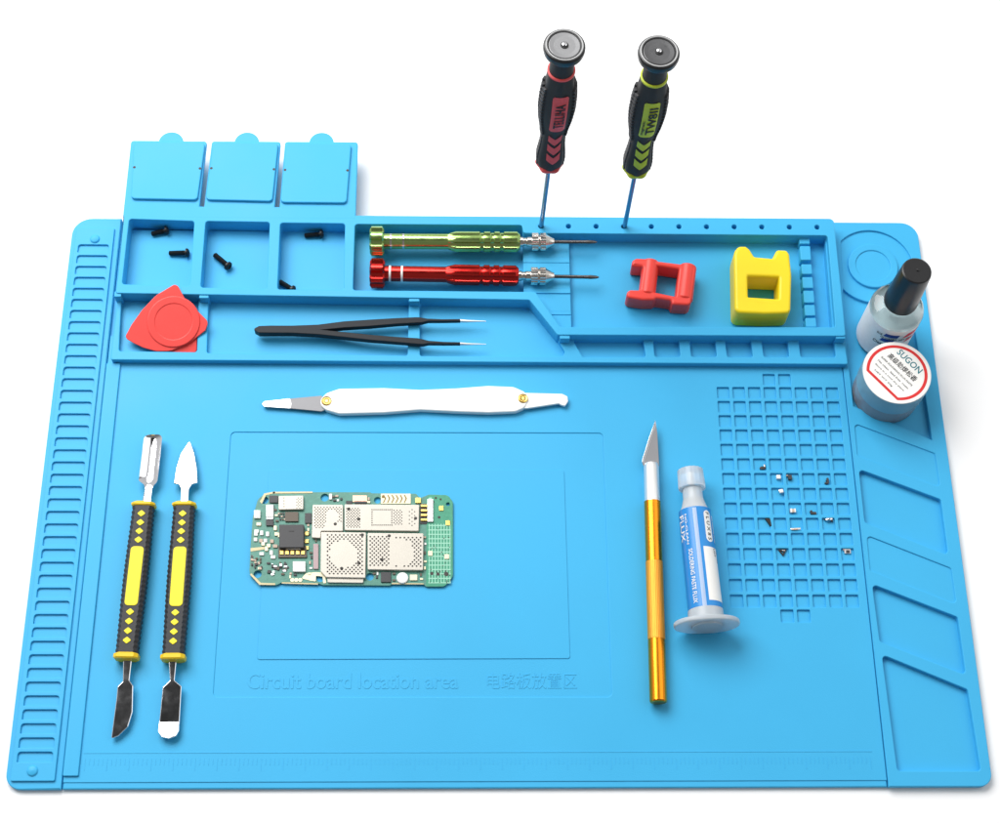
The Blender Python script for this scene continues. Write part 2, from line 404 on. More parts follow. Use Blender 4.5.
for out_, pad, tc_ in lid_px:
    b = MB(); q = PP(out_, ZH); q = [(x, max(y, 144.6)) for x, y in q]
    b.plate(rounded(q, [1.6, 1.6]+[.2]*(len(q)-2)), 10.6, ZH+.02, .5)
    lid = b.build('flap_lid', 'blue', mat_root)
    b = MB(); pq = PP(pad, 14.6)
    def mix(a, c, f): return (a[0]+(c[0]-a[0])*f, a[1]+(c[1]-a[1])*f)
    tl, tr, br, bl = pq
    L = rounded(pq, 2.2, 5)
    b.plate(L, 12.5, 14.6, .55)
    b.build('raised_pad', 'blue', lid)
    for e0, e1, sgn in ((tl, bl, 1), (tr, br, -1)):
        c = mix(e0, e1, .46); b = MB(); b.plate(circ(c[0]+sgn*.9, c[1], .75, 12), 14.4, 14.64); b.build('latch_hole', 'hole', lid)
    b = MB(); c = P(*tc_, 12); b.plate(circ(c[0], c[1], 6.6, 40), 10.7, 12.3, .4)
    b.build('pull_tab', 'blue', lid)

# ------------------------------------------------------------------ standing screwdrivers in the bores
def interp(prof, z):
    for (a, r), (c, q) in zip(prof, prof[1:]):
        if a <= z <= c: return r+(q-r)*(z-a)/max(1e-6, c-a)
    return prof[-1][1] if z > prof[-1][0] else prof[0][1]
def stand_driver(name, label, bx, by, dz, lean, colour, lines, capdark, turn):
    rt = thing(name, label, 'screwdriver', (bx, by, ZF-dz), Euler((lean[1], lean[0], 0)).to_matrix())
    H = [(z-ZF, r) for z, r in ((71.5, 3.6), (73, 5.4), (76, 6.45), (80, 6.75), (84, 6.5), (92, 5.75), (99, 5.45), (105, 5.9), (113, 7.1), (121, 7.7), (130, 7.6), (138, 6.9), (144, 6.3), (147, 5.9))]
    top = 147-ZF
    b = MB(); b.lathe([(0.2+dz, .9), (3+dz, 1.25), (72-ZF, 1.25)], seg=16); b.build('shaft', 'bluesteel', rt)
    def facet(th, a, r): return r*(1-.035*math.cos(6*th))
    dense = []
    for k in range(49):
        z = H[0][0]+(top-H[0][0])*k/48; dense.append((z, interp(H, z)))
    b = MB(); b.lathe(dense, seg=48, star=facet); h = b.build('handle', 'slate', rt, sharp=40)
    # grip ribs on both flanks
    b = MB()
    for sx in (-1, 1):
        for k in range(15):
            z = (102-ZF)+k*2.5; r = interp(H, z)
            for da in (-.42, 0, .42):
                a = (0 if sx > 0 else PI)+da+.25*sx*0
                b.box((r*math.cos(a)*1.03, r*math.sin(a)*1.03, z), (1.9, r*.42, 1.5), .3, rz=a, mtx=Matrix.Rotation(.35, 4, 'X'))
    b.build('grip_ribs', 'rubber', h)
    b = MB()
    for sx in (-1, 1):
        for k in range(9):
            z = (76-ZF)+k*2.6; r = interp(H, z); a = 0 if sx > 0 else PI
            b.box((r*math.cos(a), r*math.sin(a), z), (.7, r*.75, 1.9), .3, rz=a)
    b.build('grip_ribs', 'rubber', h)
    b = MB(); b.lathe([(70.6-ZF, 2.2), (70.9-ZF, 4.6), (72.0-ZF, 6.0), (73.6-ZF, 6.7), (74.6-ZF, 6.3), (75-ZF, 5.5)], seg=60, star=lambda th, a, r: r*(1+.06*math.cos(6*th))); b.build('tip_ring', colour, rt)
    b = MB(); b.lathe([(top-.3, 5.9), (top, 6.35), (top+.9, 6.35), (top+1.2, 5.7)], seg=40); b.build('top_ring', colour, rt)
    # the raised label and the three chevrons face the front
    def wrap(u, z, off):
        r = interp(H, z)*1.0+off; a = u/interp(H, z)+turn; return Vector((r*math.sin(a), -r*math.cos(a), z))
    z0, z1 = 109-ZF, 136.5-ZF
    def lab(u, v):
        w = 3.7; z = z0+(z1-z0)*v; d = min(v, 1-v)*(z1-z0); w *= 1-.22*max(0, 1-d/1.3)**2
        return wrap((u*2-1)*w, z, .32)
    b = MB(); b.grid(lab, 10, 24); lb = b.build('label', 'label_'+('red' if 'red' in colour else 'green'), h, sharp=60)
    b = MB()
    for (txt, w, hh, u0, zc) in lines:
        b.text(txt, w, hh, fn=lambda x, y, z, u0=u0, zc=zc: wrap(u0-y, zc-ZF+x, .8+z))
    b.build('lettering', 'ink', lb, smooth=False)
    for k in range(3):
        zc = 99.2-ZF-k*7.3
        def chev(u, v, zc=zc):
            x = (u*2-1)*3.2; z = zc-(1-abs(u*2-1))*3.0*1.0+v*5.0; return wrap(x, z, .35)
        b = MB(); b.grid(chev, 8, 4); b.build('chevron', 'label_'+('red' if 'red' in colour else 'green'), h, sharp=60)
    b = MB(); b.lathe([(top+.5, 5.6), (156-ZF, 5.3), (160.8-ZF, 5.5)], seg=40); b.build('neck', 'slate', rt)
    b = MB(); b.lathe([(160.3-ZF, 6.0), (160.7-ZF, 8.2), (161.4-ZF, 9.0), (163-ZF, 9.35), (164.6-ZF, 9.3), (165.3-ZF, 8.9), (165.5-ZF, 8.4), (165.4-ZF, 7.2), (164.9-ZF, 6.9)], seg=64); cp = b.build('swivel_cap', 'capblack', rt)
    b = MB(); b.lathe([(165.45-ZF, 8.45), (165.75-ZF, 8.3), (165.8-ZF, 8.0), (165.6-ZF, 7.7)], seg=64, caps=False); b.build('rim_ring', 'rimwhite', cp)
    b = MB(); b.lathe([(165.2-ZF, 7.0), (165.35-ZF, 6.7), (165.05-ZF, 3.0), (165.0-ZF, .01)], seg=48); b.build('cap_disc', capdark, cp)
    b = MB(); b.lathe([(165-ZF, 1.75), (165.6-ZF, 1.7), (165.7-ZF, 1.2)], seg=24); b.build('centre_ring', 'ink', cp)
    b = MB(); b.lathe([(165.4-ZF, 1.15), (166.2-ZF, 1.05), (166.4-ZF, .5)], seg=20); b.build('centre_pin', 'chrome', cp)
    return rt
M['rimwhite'] = mat('rim_white', (.42, .42, .42), .4)
M['capgrey'] = mat('cap_grey', (.24, .24, .245), .38, .15, rvar=.1, nscale=200)
M['capdark'] = mat('cap_dark', (.085, .085, .088), .35, .2, rvar=.1, nscale=200)
stand_driver('precision_screwdriver', 'upright black screwdriver with red label and red rings standing in the tray rim', *bore[0], 0, (.018, 0), 'label_red',
             [('TELLIHA', 19, 4.4, .1, 122.5)], 'capgrey', .10)
stand_driver('precision_screwdriver', 'upright black screwdriver with lime green label and rings standing in the tray rim', bore[3][0]+.3, bore[3][1], 4.5, (.006, -.002), 'label_green',
             [('TW8II', 21, 4.0, .9, 123), ('magnetic', 12, 1.5, -2.4, 118)], 'capdark', .06)

# ------------------------------------------------------------------ the two lying screwdrivers
def lying_driver(name, label, a, zb, px, col, bands, y0, yh, ye):
    T = Tool(name, label, 'screwdriver', (px['k0'], y0), 12.1, (px['b1'], ye), zb)
    X = lambda p: T.ax(p, y0+(ye-y0)*(p-px['k0'])/(px['b1']-px['k0']))
    k0, k1, t1, g0, g1, n1, c1, b1 = (X(px[k]) for k in ('k0', 'k1', 't0', 't1', 'g1', 'n1', 'c1', 'b1'))
    def star(th, t, r): return r*(.90+.10*max(-1, min(1, 2.2*math.cos(7*th+.6)+.5))) if r > 5 else r
    b = MB(); b.lathe([(k0, 5.5), (k0+.05, 6.6), (k0+.9, 7.9), (k1-.9, 7.9), (k1-.1, 6.8), (k1, 5)], 'X', 96, star=star); b.build('end_knob', col, T.o, sharp=30)
    b = MB()
    b.lathe([(k1-.5, 4.1), (t1, 4.1)], 'X', 40); hd = b.build('handle', col, T.o)
    # scalloped grip: eight flutes run out into the slim part
    def flute(th, t, r):
        f = min(1, max(0, (t-t1)/(g0-t1+2)))
        g = max(-1, min(1, 3.0*math.cos(6*th+.9))); return 4.12+(r-4.12)*((.56+.44*g) if t > t1+1 else (1 if g > 0 else 0))
    prof = [(t1-.5, 4.12), (t1+1.2, 4.8), (g0, 5.45)]
    for gx in px['gr']:
        x = X(gx); prof += [(x-1.2, 5.45), (x-.75, 4.75), (x+.75, 4.75), (x+1.2, 5.45)]
    prof += [(g1-1.6, 5.45), (g1-.5, 4.6), (g1, 4.0)]
    b = MB(); b.lathe(prof, 'X', 96, star=flute); b.build('grip', col, T.o, sharp=28)
    b = MB()
    for bx in bands:
        x = X(bx); b.lathe([(x-.55, 4.13), (x-.5, 4.19), (x+.5, 4.19), (x+.55, 4.13)], 'X', 40, caps=False)
    b.build('band', 'paper' if 'red' in col else 'nickel', hd)
    b = MB(); b.lathe([(g1-.3, 2.6), (g1+1.5, 2.6), (g1+2, 2.2), (g1+3.4, 2.2), (g1+3.8, 2.6), (n1, 2.6)], 'X', 32); b.build('neck', 'nickel', T.o)
    def kn(th, t, r): return r*(1+.03*math.cos(20*th)) if r > 4.3 else r
    L = c1-n1
    b = MB(); b.lathe([(n1-.2, 3.8), (n1, 4.5), (n1+L*.28, 4.5), (n1+L*.30, 4.0), (n1+L*.36, 4.0), (n1+L*.38, 4.5), (n1+L*.62, 4.5), (n1+L*.66, 4.1), (c1-L*.1, 2.4), (c1, 1.9)], 'X', 80, star=kn); ck = b.build('chuck', 'nickel', T.o)
    b = MB(); b.lathe([(c1-1, .95), (b1-6, .95), (b1-4.5, 1.1), (b1-1.2, .8), (b1, .3)], 'X', 16, sy=.9); b.build('bit', 'darksteel', T.o)
    return T
lying_driver('pocket_screwdriver', 'green anodised metal screwdriver lying in the long tray', 0, 12.3, dict(k0=370, k1=384.3, t0=449, t1=456, g1=520, n1=532, c1=554, b1=597, gr=(482, 492.3, 501.8)), 'ano_green', (391, 403.5), 241.2, 241.4, 242)
lying_driver('pocket_screwdriver', 'red anodised metal screwdriver lying in the long tray', 0, 11.0, dict(k0=370, k1=385, t0=447, t1=455, g1=518.5, n1=531, c1=554, b1=599, gr=(481.5, 491.5, 501)), 'ano_red', (390, 402), 273.2, 274, 277.2)

# ------------------------------------------------------------------ screws in the lidded compartments
def screw(label, a, c, za=5.4, zb=6.3, hr=2.3):
    T = Tool('machine_screw', label, 'screw', a, za, c, zb, 'small black screws in the tray')
    L = T.L; prof = [(0, .9), (.3, 1.2)]
    for k in range(int((L-2.2)/.55)):
        x = .4+k*.55; prof += [(x, 1.38), (x+.27, 1.12)]
    prof += [(L-1.6, 1.25)]
    b = MB(); b.lathe(prof, 'X', 18); b.build('shank', 'screw', T.o, sharp=50)
    b = MB(); b.lathe([(L-1.6, 1.3), (L-1.5, hr), (L-.7, hr), (L-.1, hr*.75), (L, hr*.5), (L-.6, hr*.38), (L-.7, .02)], 'X', 24); b.build('head', 'screw', T.o)
screw('black screw nearest the back corner of the left compartment, tilted slightly upward', (151.5, 234), (168.5, 229.8))
screw('black screw lying level beside the divider in the left compartment', (169, 253.2), (189, 252.6))
screw('single black screw lying diagonally in the middle compartment', (214.5, 254.6), (229.5, 267), 5.3, 6.6, 2.4)
screw('black screw lying level near the back wall of the right compartment', (304.5, 235.6), (323.5, 233.6))
screw('black screw half hidden by the front wall of the right compartment', (279.5, 281.5), (294, 290.5), 5.6, 6.2)

# ------------------------------------------------------------------ picks
def pick_plane():
    a = P3(175.6, 284.5, 15.2); l = P3(125.5, 337, 8.9); r = P3(207.5, 323, 9.6)
    n = (l-a).cross(r-a).normalized(); n = n if n.z > 0 else -n
    x = (r-l); x = (x-n*x.dot(n)).normalized(); y = n.cross(x)
    return a, n, Matrix((x, y, n)).transposed()
pa, pn, pR = pick_plane()
def pick_thing(label, pts, off, rr, detail):
    o0 = on_plane(173.5, 322, pa-pn*off, pn)
    t = thing('opening_pick', label, 'pick', o0, pR, None)
    Ri = pR.transposed()
    L = lambda px, py: tuple((Ri @ (on_plane(px, py, pa-pn*off, pn)-o0)).xy)
    q = rounded([L(a, c) for a, c in pts], rr, 4)
    b = MB()
    b.plate(q, -.9, .1, .3)
    if detail:
        c = L(173.6, 321.7)
        b.plate(circ(c[0], c[1], 13.4, 64), -.6, .75, .5, [circ(c[0], c[1], 9.3, 48)])
        b.plate(circ(c[0], c[1], 9.5, 48), -.6, .42)
    b.build('blade', 'pickred', t)
def z6(pts): return [(100+a/7.143, 270+c/7.143) for a, c in pts]
pick_thing('upper red triangular opening pick with a round finger recess', z6([(530, 102), (556, 112), (612, 215), (690, 285), (765, 360), (770, 385), (752, 432), (640, 520), (500, 580), (400, 580), (310, 555), (240, 522), (190, 492), (182, 470), (225, 390), (300, 285), (400, 180)]), 0,
           [2, 2, 6, 6, 2, 2, 2, 9, 9, 9, 9, 6, 2, 2, 9, 9, 9], True)
pick_thing('red opening pick mostly hidden under the upper pick, one corner showing', z6([(692, 486), (692, 575), (680, 590), (520, 588), (330, 545), (260, 490), (330, 320), (480, 190), (560, 250), (640, 400)]), 1.25, 1.5, False)

# ------------------------------------------------------------------ tweezers
T = Tool('tweezers', 'black pointed tweezers lying open in the front tray', 'tweezers', (255, 331), 9.2, (485, 332.5), 9.2)
def z7(x, y): return (240+x/3.846, 310+y/3.846)
def strip(top, bot, h0, h1, name, m, nseg=1):
    b = MB(); secs = []
    for (tx, ty), (bx, by), hh in zip(top, bot, [h0+(h1-h0)*k/(len(top)-1) for k in range(len(top))]):
        a = T.loc(*z7(tx, ty), 0); c = T.loc(*z7(bx, by), 0)
        e = .25 if abs(a[1]-c[1]) > .8 else .02
        secs.append([(a[0], a[1], hh/2-e), (a[0], a[1]-e, hh/2), (c[0], c[1]+e, hh/2), (c[0], c[1], hh/2-e), (c[0], c[1], -hh/2+e), (c[0], c[1]+e, -hh/2), (a[0], a[1]-e, -hh/2), (a[0], a[1], -hh/2+e)])
    b.loft(secs); return b.build(name, m, T.o, sharp=35)
strip([(58, 78), (75, 68), (120, 66), (200, 66), (300, 62), (400, 49), (500, 42), (600, 36), (680, 32), (695, 33), (720, 37), (780, 39), (846, 38)],
      [(58, 83), (75, 90), (120, 88), (200, 86), (300, 84), (400, 74), (500, 68), (600, 59), (685, 54), (700, 53), (724, 47), (784, 47), (847, 46)], 4.4, 2.4, 'upper_arm', 'tweezer')
strip([(57, 80), (74, 71), (120, 69), (200, 72), (300, 80), (400, 90), (500, 100), (600, 108), (685, 113), (705, 117), (725, 122), (785, 126), (846, 127)],
      [(57, 84), (74, 95), (120, 95), (200, 95), (300, 100), (400, 110), (500, 121), (600, 129), (685, 136), (705, 137), (725, 133), (785, 134), (846, 134)], 4.6, 2.4, 'lower_arm', 'tweezer')
strip([(846, 38), (880, 39.5), (946, 42.5)], [(847, 46), (880, 46), (946, 44)], 2.2, .5, 'steel_tip', 'brightsteel')
strip([(846, 127), (880, 128.5), (946, 131)], [(847, 134), (880, 134), (946, 132.5)], 2.2, .5, 'steel_tip', 'brightsteel')

# ------------------------------------------------------------------ magnetizers
def zpts(pts, ox, oy, k): return [(ox+a/k, oy+c/k) for a, c in pts]
zt = 19.2; org = P3(759, 290, ZF)
t = thing('magnetizer', 'yellow plastic magnetizer block with square hole and two horns', 'magnetizer', org)
out_ = PP(zpts([(104, 190), (112, 150), (140, 118), (195, 117), (222, 140), (258, 196), (393, 209), (426, 144), (500, 147), (520, 175), (537, 330), (529, 620), (330, 625), (112, 615)], 720, 230, 7.48), zt)
ho = PP(zpts([(209, 342), (441, 350), (437, 512), (211, 497)], 720, 230, 7.48), zt)
b = MB(); b.plate(rounded([(x-org.x, y-org.y) for x, y in out_], [3, 3, 3, 2, 2, 1, 1, 2, 2, 3, 30, 3.2, 0, 3.2], 5), 0, zt-ZF, 1.5, [rounded([(x-org.x, y-org.y) for x, y in ho], .5, 2)], res=4)
b.build('body', 'yellow', t, sharp=30)
zt = 15; org = P3(664, 292, ZF)
t = thing('magnetizer', 'red plastic magnetizer with open prongs and a square hole', 'magnetizer', org)
out_ = PP(zpts([(197, 232), (205, 185), (240, 163), (410, 170), (440, 190), (650, 217), (775, 226), (788, 262), (742, 572), (718, 592), (572, 585), (556, 548), (424, 530), (400, 545), (300, 545), (170, 525), (150, 500), (158, 470), (185, 452), (272, 455), (302, 250), (292, 238)], 610, 240, 9.14), zt)
ho = PP(zpts([(425, 232), (630, 262), (600, 512), (395, 470)], 610, 240, 9.14), zt)
b = MB(); b.plate(rounded([(x-org.x, y-org.y) for x, y in out_], [.8, 1.5, 2, 1, 1, 1, 2, 2, 2, 2, 1, 1, 1, 1, 2, 2, 1.5, 1.5, 1.5, 1, 1, 1], 4), 0, zt-ZF, 1.2, [rounded([(x-org.x, y-org.y) for x, y in ho], .5, 2)], res=3)
b.build('body', 'red', t, sharp=30)
b = MB()
def bar(pa_, pb_, r, z):
    a = P3(*zpts([pa_], 610, 240, 9.14)[0], z)-org; c = P3(*zpts([pb_], 610, 240, 9.14)[0], z)-org
    F = frame(a, c); L = (c-a).length; n0 = len(b.bm.verts)
    x = MB(); x.lathe([(0, r*.6), (.6, r*.92), (1.2, r), (L-1.2, r), (L-.6, r*.92), (L, r*.6)], 'X', 32)
    x.bm.transform(Matrix.Translation(a) @ F.to_4x4()); me = bpy.data.meshes.new('t'); x.bm.to_mesh(me); x.bm.free(); b.bm.from_mesh(me); bpy.data.meshes.remove(me)
bar((372, 195), (335, 520), 4.4, 11.4); bar((712, 238), (672, 565), 4.6, 11.3)
b.build('bar', 'red', t)

# ------------------------------------------------------------------ white opening knife
T = Tool('opening_knife', 'white handled opening knife with thin blade and two brass rivets', 'knife', (262, 401.7), ZT+2.0, (568, 399), ZT+2.0)
zk = lambda pts: T.poly([(240+a/2.778, 370+c/2.778) for a, c in pts], 2)
h = [(222, 80), (240, 62), (275, 50), (400, 48), (500, 53), (600, 49), (690, 42), (760, 45), (795, 60), (800, 80), (792, 103), (765, 114), (690, 117), (600, 114), (500, 109), (400, 117), (275, 120), (240, 110), (224, 98)]
b = MB(); b.plate(rounded(zk(h), [4]*len(h), 4), -1.9, 1.5, .7, res=3); b.build('handle', 'whiteplastic', T.o, sharp=30)
b = MB(); b.plate(rounded(zk([(60, 90), (66, 83), (140, 75), (225, 67), (240, 80), (240, 105), (225, 111), (140, 103), (66, 98)]), .6), -.5, .3, .2); wb = b.build('blade', 'bladegrey', T.o)
b = MB(); b.plate(rounded(zk([(60, 90), (66, 83), (138, 75.2), (142, 89), (140, 103), (66, 98)]), .6), -.4, .42, .12); b.build('reflection_tip', 'alu', wb)  # paler metal on the ground tip imitates a white reflection
b = MB(); b.plate(rounded(zk([(780, 60), (895, 63), (910, 70), (912, 84), (903, 97), (893, 94), (886, 90), (800, 103), (780, 104)]), .8), -.9, .8, .3); b.build('hook_blade', 'whiteplastic', T.o)
for (x, y) in ((240, 85), (786, 78)):
    c = zk([(x, y)])[0]
    b = MB(); b.lathe([(1.2, 2.55), (1.8, 2.5), (2.0, 2.1), (1.85, 1.7)], c=(c[0], c[1], 0), seg=28); rv = b.build('rivet', 'brass', T.o)
    b = MB(); b.lathe([(1.7, 1.6), (1.95, 1.4), (1.8, .6), (1.7, .02)], c=(c[0], c[1], 0), seg=20); b.build('rivet_core', 'brassdark', rv)

# ------------------------------------------------------------------ the two pry tools
def pry(label, top_ax, bot_ax, topshape, botshape, toppts, botpts, c0, c1, wtop, tilt0, tilt1):
    ZA = ZT+4.3
    T = Tool('pry_tool', label, 'pry tool', top_ax, ZA, bot_ax, ZA)
    lx = lambda p: T.ax(*p, 0)
    x0, x1 = lx(c0), lx(c1); W = wtop
    # handle: flattened octagon with scalloped rubber flanks
    def sec(x, w, hh, e=1.6):
        return [(x, w-e, hh), (x, -(w-e), hh), (x, -w, hh-e), (x, -w, -hh+e), (x, -(w-e), -hh), (x, w-e, -hh), (x, w, -hh+e), (x, w, hh-e)]
    b = MB(); L = x1-x0
    secs = []
    n = 60
    for k in range(n+1):
        f = k/n; w = W*(1-.05*math.cos(2*PI*f)); w += .22*(1 if k % 2 else -1); secs.append(sec(x0+L*f, w, 3.7))
    b.loft(secs); hd = b.build('handle', 'rubber', T.o, sharp=20)
    for f0, f1 in ((.012, .985),):
        pass
    for (xa, xb) in ((x0-1.9, x0+.4), (x1-.4, x1+2.6)):
        b = MB(); c = [sec(xa, W-.6, 3.5, 1.8), sec(xa+.7, W+.5, 4.25, 1.8), sec(xb-.6, W+.5, 4.25, 1.8), sec(xb, W, 3.9, 1.8)]; b.loft(c); b.build('collar', 'colyellow', T.o, sharp=40)
    b = MB(); b.plate(rect(x0+L*.293, -W*.60, x0+L*.693, W*.60, 1.8), 3.5, 4.0, .2); b.build('name_panel', 'spyellow', hd)
    for k in range(8):
        f = (.065, .128, .188, .248)[k] if k < 4 else (.735, .797, .86, .922)[k-4]
        x = x0+L*f
        b = MB(); b.plate(rounded([(x-1.75, 0), (x, -2.1), (x+1.75, 0), (x, 2.1)], .5, 3), 3.5, 4.05, .2); b.build('diamond_inlay', 'spyellow', hd)
    # steel ends
    out = []
    for pts, nm, zz, tl in ((toppts, topshape, 0, tilt0), (botpts, botshape, 0, tilt1)):
        q = T.poly(pts, 0)
        b = MB()
        if nm == 'gouge':
            rows = [(67, 152, 186, .1), (71, 128, 204, .5), (78, 110, 215, .8), (95, 98, 222, 1), (150, 90, 217, 1), (200, 85, 212, 1), (250, 79, 206, 1), (300, 73, 201, 1), (350, 67, 195, 1), (385, 62, 190, .9), (400, 82, 182, .5), (412, 98, 168, .25), (440, 104, 150, .1), (540, 83, 140, 0)]
            secs = []
            for (zy, xa, xb, dp_) in rows:
                e0, e1 = T.poly(zpts([(xa, zy), (xb, zy)], 130, 425, 6.856), 0)
                N = 10; up_, dn = [], []
                for k in range(N+1):
                    f = k/N; u = 2*f-1; zz_ = dp_*2.0*(u*u-.75)
                    x_, y_ = e0[0]+(e1[0]-e0[0])*f, e0[1]+(e1[1]-e0[1])*f
                    up_.append((x_, y_, zz_+.45)); dn.append((x_, y_, zz_-.45))
                secs.append(up_+dn[::-1])
            b.loft(secs)
        else: b.plate(rounded(q, .7, 3), -.7, .7, .45)
        o = b.build(nm, 'chrome', T.o, sharp=35, loc=((x0-2 if zz == 0 and pts is toppts else x1+2), 0, 0))
        if nm != 'gouge': o.rotation_euler = (0, R(-3.0 if pts is toppts else 3.0), 0)
        if nm == 'spatula':  # added tip piece, tilted up to catch a bright reflection
            q2 = T.poly(zpts([(540, 545), (540, 690), (520, 728), (470, 746), (420, 735), (395, 695), (410, 545)], 100, 630, 6.855), 0)
            xm = sum(x for x, _ in q2)/len(q2)
            b = MB(); b.plate(rounded(q2, .7, 3), -.62, .78, .3); o2 = b.build('reflection_tip', 'chrome', o, sharp=35, loc=(xm, sum(y for _, y in q2)/len(q2), 0))
            o2.location = Vector((xm-(x1+2), sum(y for _, y in q2)/len(q2), .25))*S; o2.rotation_euler = (0, R(-7), 0)
        out.append(o)
    return T
A_top = zpts([(145, 68), (185, 66), (222, 88), (190, 398), (165, 412), (150, 440), (140, 540), (83, 540), (105, 440), (100, 415), (62, 388), (95, 98)], 130, 425, 6.856)
A_bot = zpts([(160, 195), (222, 195), (203, 345), (228, 382), (222, 560), (190, 660), (125, 722), (70, 745), (110, 470), (118, 388), (155, 350)], 100, 630, 6.855)
Tt = pry('pry tool with grooved spoon end and curved black knife end, on the left', (152, 436), (117.5, 737), 'gouge', 'knife_blade', A_top, A_bot, (146, 507), (128.6, 654.5), 5.2, 0, (0, 0, 0))
B_top = zpts([(398, 108), (412, 108), (440, 190), (458, 290), (464, 398), (425, 408), (405, 440), (400, 540), (345, 540), (350, 440), (335, 410), (300, 402), (315, 290), (345, 190)], 130, 425, 6.856)
B_bot = zpts([(470, 200), (528, 200), (512, 345), (560, 385), (540, 690), (520, 728), (470, 746), (420, 735), (395, 695), (428, 392), (478, 345)], 100, 630, 6.855)
pry('pry tool with pointed arrow end and rounded flat spatula end, on the right', (189.5, 440), (167.5, 738), 'arrow_blade', 'spatula', B_top, B_bot, (185, 507), (174.5, 655.5), 5.2, (0, 0, 0), (0, 0, 0))

# ------------------------------------------------------------------ craft knife
T = Tool('craft_knife', 'craft knife with gold metal handle and pointed steel blade', 'knife', (655, 421), ZT+4.1, (658.3, 703), ZT+4.1)
ay = lambda py: T.ax(650+(py-465)*.036, py)
c0, c1, c2, c3, c4 = ay(464), ay(502), ay(562), ay(640), ay(703)
b = MB(); b.lathe([(c0-.2, 2.6), (c0, 3.2), (c0+1.5, 3.75), (c1, 3.85)], 'X', 40, c=(0, 0, 0)); o1 = b.build('collet', 'alu', T.o)
b = MB(); b.lathe([(c1, 4.05), (c2, 4.05), (c2+.05, 3.85), (c3-.05, 3.85), (c3, 4.1), (c4-.8, 4.1), (c4-.2, 3.8), (c4, 3.2)], 'X', 48); b.build('handle', 'gold', T.o)
def kn(th, t, r): return r*(1+.012*math.cos(30*th))
pr_ = []
n = 60
for k in range(n+1): pr_.append((c2+.1+(c3-c2-.2)*k/n, 4.08+.06*(k % 2)))
b = MB(); b.lathe(pr_, 'X', 120, star=kn); b.build('grip_sleeve', 'knurl', T.o, sharp=60)
zb = lambda pts: T.poly(zpts(pts, 600, 410, 2.6548), 0)
b = MB(); b.plate(rounded(zb([(147, 27), (152, 60), (157, 150), (150, 165), (122, 165), (112, 140), (113, 132), (130, 75)]), .3), -.3, .3, .1); bl = b.build('blade', 'bladegrey', T.o)
b = MB(); b.plate(zb([(146.8, 27.5), (149, 40), (136, 72), (119, 128), (116, 143), (111.5, 140), (112.5, 131), (130, 74)]), -.22, .34, .1); b.build('cutting_edge', 'chrome', bl)
# the axis end points are taken at the blade tip; shift the round parts sideways onto the measured axis
for o2 in T.o.children:
    if o2.name.split('.')[0] in ('collet', 'handle', 'grip_sleeve'):
        y0 = T.loc(651.4, 470)[1]; y1 = T.loc(658.3, 700)[1]; xa, xb = ay(470), ay(700)
        k = math.atan2(y1-y0, xb-xa); o2.rotation_euler = (0, 0, k); o2.location = Vector((0, y0-xa*math.tan(k), 0))*S

# ------------------------------------------------------------------ flux syringe
zs = ZT+8.6
T = Tool('syringe', 'flux syringe with blue and white label, white cap and wide flange', 'syringe', (690, 470), zs+1, (707.5, 631), zs+3)
ay = lambda py: T.ax(690+(py-470)*.1087, py)
k0, k1, k2, k3, k4, k5, k6 = ay(470), ay(489), ay(499), ay(508), ay(513), ay(612), ay(624)
b = MB(); b.lathe([(k0, 5.2), (k0+.4, 6.2), (k1-1, 6.6), (k1, 6.4), (k1+.3, 5.2)], 'X', 72, star=lambda th, t, r: r*(1+.018*math.cos(18*th))); b.build('cap', 'milky', T.o, sharp=50)
br = [(k1-.5, 4.9), (k2, 4.9), (k3, 6.2), (k4, 7.7), (k5, 8.1), (k6, 8.2)]
b = MB(); b.lathe(br, 'X', 56); b.build('barrel', 'clearplastic', T.o)
b = MB(); b.lathe([(k2-1, .4), (k2, 3.6), (k3, 5.0), (k4, 7.0), (k5+1, 7.5)], 'X', 40); b.build('paste_filling', 'paste', T.o)
b = MB(); b.lathe([(k0+2, 1.4), (k2-.5, 1.4)], 'X', 20); b.build('nozzle', 'ceramic', T.o)
def wr(t, u, off): r = 7.75+(t-k4)/(k5-k4)*.38+off; return Vector((t, r*math.sin(u/8), r*math.cos(u/8)))
def patch(xa, xb, u0, u1, off): return lambda u, v: wr(xa+(xb-xa)*v, u0+(u1-u0)*u, off)
b = MB(); b.grid(patch(k4-.5, ay(611), -24.5, 24.5, .08), 60, 8); lb = b.build('label', 'synblue', T.o, sharp=60)
b = MB(); b.grid(patch(ay(552), ay(605.5), 1.0, 15, .14), 20, 6); b.build('white_panel', 'paper', lb, sharp=60)
# white rounded badge and lettering run along the barrel
b = MB()
def badge(u, v):
    xa, xb = ay(515.5), ay(547); t = xa+(xb-xa)*v; d = min(v, 1-v)*(xb-xa); w = 2.1*math.sqrt(max(0, 1-max(0, 1-d/2.1)**2)); w = max(w, .3)
    return wr(t, 5.2+(u*2-1)*w, .15)
b.grid(badge, 10, 30); b.build('badge', 'paper', lb, sharp=60)
def run(txt, t0, t1, u0, h, m, off=.2):
    b = MB(); b.text(txt, t1-t0, h, fn=lambda x, y, z: wr((t0+t1)/2+x, u0+y, off+z*.6)); return b.build('lettering', m, lb, smooth=False)
run('F L U X 8 5', ay(517.5), ay(545), 5.2, 2.0, 'ink')
run('FLUX', ay(518), ay(544), -9.3, 3.2, 'paper')
run('NO-CLEAN', ay(518), ay(548), -6.3, 1.2, 'paper')
run('SOLDERING FLUX', ay(519), ay(546), 9.6, 1.3, 'paper')
run('SOLDERING PASTE FLUX', ay(553), ay(607), -5.4, 2.2, 'paper')
